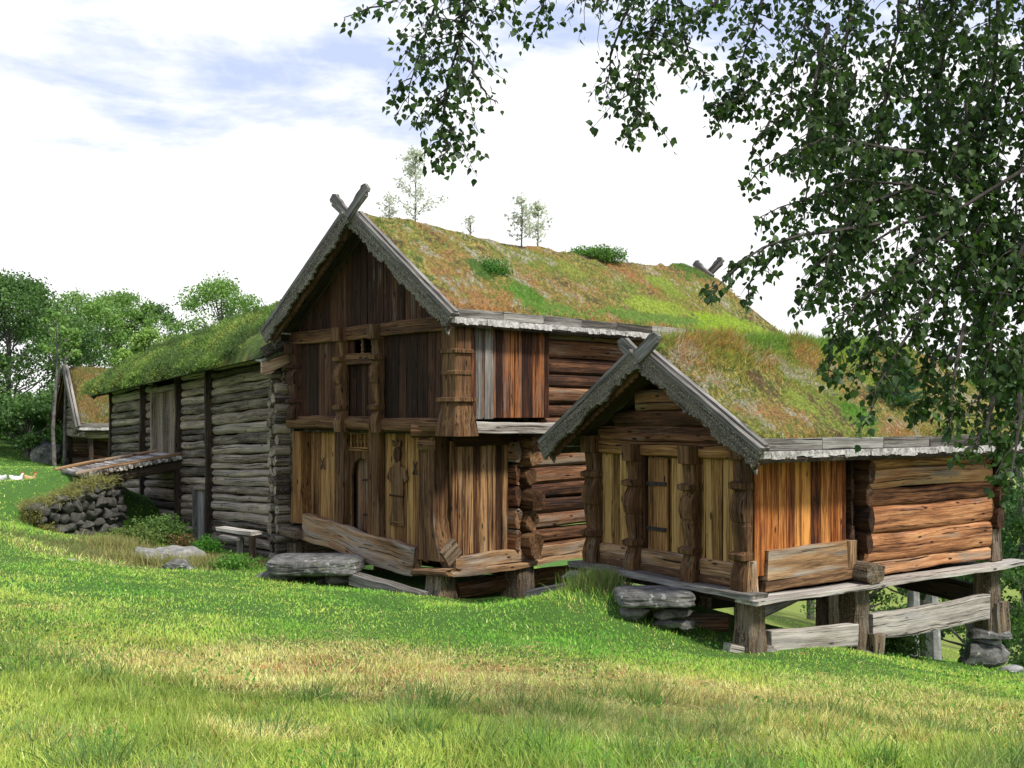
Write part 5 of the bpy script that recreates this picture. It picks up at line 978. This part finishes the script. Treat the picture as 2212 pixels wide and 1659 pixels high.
for pts in ([(bx, by, 4.2), (4.2, 6.6, 5.0), (2.4, 6.5, 5.0), (.9, 6.4, 4.5), (-.2, 6.4, 4.3)], [(bx, by, 3.6), (4.4, 6.3, 4.3), (3.0, 6.2, 4.2), (1.8, 6.3, 4.2)], [(bx, by, 3.0), (4.6, 6.2, 3.6), (3.6, 6.0, 3.2), (2.4, 5.9, 2.7), (1.9, 5.85, 2.5)], [(bx, by, 2.6), (4.4, 6.1, 2.8), (3.2, 5.9, 2.4), (2.4, 5.85, 2.25)], [(bx, by, 5.2), (4.8, 6.9, 6.6), (3.6, 7.0, 7.4)]):
    pts = [V(*q) for q in pts]; q2 = [pts[0]]
    for a_, b_ in zip(pts[:-1], pts[1:]): q2 += [(a_ + b_) / 2 + rb.normal(0, .06, 3), b_]
    path_tube(br_, q2, list(np.linspace(.05 if pts[1][2] > 4.1 else .022, .006, len(q2))), 7)
br_.build('branches', M_birchbark, bt)
# ================================================================== hens
def hen(pos, yaw, label, mat, s=1.0):
    t_ = thing('hen', label, 'hen', 'hens on the far lawn'); pos = V(*pos); c, q = math.cos(yaw), math.sin(yaw)
    A = lambda x, y, z: pos + V(x * c - y * q, x * q + y * c, z) * s
    u = MB(); path_tube(u, [A(-.30, 0, .42), A(-.25, 0, .37), A(-.17, 0, .28), A(-.05, 0, .23), A(.08, 0, .24), A(.15, 0, .32), A(.18, 0, .40), A(.20, 0, .45), A(.23, 0, .47), A(.255, 0, .46)], [.015, .05, .085, .115, .105, .06, .036, .036, .032, .012], 12); u.build('body', mat, t_, smooth='all')
    u = MB(); extr(u, [(-.05, 0), (.04, 0), (.03, .05), (0, .03), (-.02, .06), (-.04, .03)], A(.21, 0, .49), (c, q, 0), (0, 0, 1), (-q, c, 0), .01); u.build('comb', M_red, t_)
    u = MB(); path_tube(u, [A(.25, 0, .46), A(.29, 0, .45)], [.012, .002], 6)
    for yy in (-.04, .04): path_tube(u, [A(0, yy, .15), A(0, yy, .0)], [.01, .008], 5); path_tube(u, [A(-.03, yy, .005), A(.06, yy, .005)], [.008, .004], 5)
    u.build('legs_and_beak', M_henbrown, t_)
for u_, yw, mt, lb in ((3, 2.6, M_hen, 'white hen at the very left edge of the lawn'), (37, .3, M_hen, 'white hen second from the left edge, tail raised'), (67, -.2, M_henbrown, 'buff yellow hen right of the two white ones')):
    x, y = (u_ - W / 2) / FPX * 32, 32.; hen((x, y, ground_z(x, y) + .03), yw, lb, mt, .7)
# ================================================================== hills far away
hx = np.linspace(-900, 900, 160); prof_h = 10 + 16 * (vn(hx, hx * 0, 170, 3) + .5) + 6 * vn(hx, hx * 0, 50, 4); hv = []; 
for k, (dy, hf) in enumerate(((0, 0), (30, .6), (70, 1.0), (140, .9), (300, .2))): hv.append(np.stack([hx, 620 + dy + 0 * hx, -8 + prof_h * hf + (5 * vn(hx, hx * 0 + dy, 18, 6) if hf else 0)], 1))
hv = np.vstack(hv); ii = np.arange(5 * 160).reshape(5, 160); hf_ = np.stack([ii[:-1, :-1].ravel(), ii[:-1, 1:].ravel(), ii[1:, 1:].ravel(), ii[1:, :-1].ravel()], 1)
arr_mesh('hills', hv, hf_, plainmat('forested_hill', (.05, .09, .08), (.09, .15, .13), .05), smooth=True, kind='structure')
# ================================================================== grass
def in_view(x, y, m=1.15): return (np.abs(x) < (y * .4608 + .9) * m) & (y > 4.3)
def spread(n, y0, y1, m=1.18):
    y = np.sqrt(R.uniform(y0 ** 2, y1 ** 2, n)); x = R.uniform(-1, 1, n) * (y * .461 + .8) * m; return x, y
def blocked(x, y):
    """ground under the buildings grows no grass"""
    p = np.stack([x, y], 1); out = np.zeros(len(x), bool)
    for F_, xa, xb, ya, yb in ((F2, -.0, 4.9, .7, 10.2), (F1, -.2, 12.9, .0, 5.3), (F3, .25, 3.1, .35, 5.7)):
        q = p - F_.o[:2]; a = q @ F_.ex[:2]; b_ = q @ F_.ey[:2]; out |= (a > xa) & (a < xb) & (b_ > ya) & (b_ < yb)
    return out
GB, GDr, GH, GW, GC = [], [], [], [], []
for n, y0, y1, hb, wb in ((150000, 4.4, 8.5, 1.0, .0065), (130000, 8.5, 14, .85, .010), (110000, 14, 24, .85, .014), (60000, 24, 46, 1.0, .028)):
    x, y = spread(n, y0, y1); k = ~blocked(x, y); x = x[k]; y = y[k]; n = len(x); r = R.random((n, 4)); c = grass_col(x, y, r)
    tall = .55 + .9 * np.clip(vn(x, y, .8, 11) + .5 * vn(x, y, .3, 12) + .4, 0, 1.2); lsh = sstep(11, 14, y); h = (.082 * (1 - lsh) + .058 * lsh) * tall * hb * R.uniform(.5, 1.35, n)
    mound = np.exp(-((x + 6.9) / 2.6) ** 2 - ((y - 21.5) / 1.6) ** 2) + np.exp(-((x - 1.0) / .9) ** 2 - ((y - 16.6) / .7) ** 2); h *= 1 + 1.9 * mound; tuft = np.clip(vn(x, y, .45, 21) + .5 * vn(x, y, .18, 22) - .15, 0, 1) * (y < 12); h *= 1 + 2.2 * tuft
    d = R.normal(0, .42, (n, 3)); lean = vn(x, y, .5, 13); d[:, 0] += lean * 1.1; d[:, 1] += vn(x, y, .5, 14) * .9; d[:, 2] = 1
    GB.append(np.stack([x, y, Hs(x, y) - .012], 1)); GDr.append(d); GH.append(h); GW.append(wb * R.uniform(.6, 1.3, n)); GC.append(c)
for i in range(70):
    cy = R.uniform(4.8, 9.8); cx = R.uniform(-1, 1) * (cy * .47 + .4); n = int(R.uniform(60, 150)); s_ = R.uniform(.05, .14); x = cx + R.normal(0, s_, n); y = cy + R.normal(0, s_, n)
    d = R.normal(0, .35, (n, 3)); d[:, 0] += (x - cx) * 4; d[:, 1] += (y - cy) * 4; d[:, 2] = 1; cc = [V(.17, .27, .07), V(.24, .34, .10), V(.30, .42, .09), V(.16, .30, .06)][i % 4]
    GB.append(np.stack([x, y, Hs(x, y) - .01], 1)); GDr.append(d); GH.append(R.uniform(.10, .27, n)); GW.append(R.uniform(.005, .009, n)); GC.append(cc * R.uniform(.75, 1.3, (n, 1)))
blades('grass', np.vstack(GB), np.vstack(GDr), np.concatenate(GH), np.concatenate(GW), np.vstack(GC), label='meadow grass with green, yellow and rusty patches', cat='grass', kind='stuff', bend=.6)
# long lying straw
n = 9000; x, y = spread(n, 4.6, 13.5); st_, ru_, _, _, _, _ = fields(x, y); k = (R.random(n) < st_ * .9 + .16); x = x[k]; y = y[k]; n = len(x)
d = R.normal(0, 1, (n, 3)); d[:, 2] = np.abs(R.normal(.12, .25, n)); kk = R.random((n, 1))
blades('dry_straw', np.stack([x, y, Hs(x, y) + .03], 1), d, R.uniform(.12, .34, n), R.uniform(.003, .006, n), (V(.62, .48, .2) * (1 - kk) + V(.42, .27, .12) * kk), label='loose dry straw lying over the meadow', cat='straw', kind='stuff', bend=.3)
# broad-leaved weeds
n = 16000; x, y = spread(n, 5, 19); k = (vn(x, y, .7, 15) + .6 * vn(x, y, .25, 16) > .18) & ~blocked(x, y); x = x[k]; y = y[k]; n = len(x); kk = R.random((n, 1))
v_, f_ = leaves(np.stack([x, y, Hs(x, y) + R.uniform(.02, .08, n)], 1), R.uniform(.025, .05, n), droop=-.2); arr_mesh('clover', v_, f_, M_grass, None, col=np.repeat(V(.10, .26, .04) * (1 - kk) + V(.17, .40, .06) * kk, 4, 0), label='clover and small leafy weeds among the grass', cat='weeds', kind='stuff')
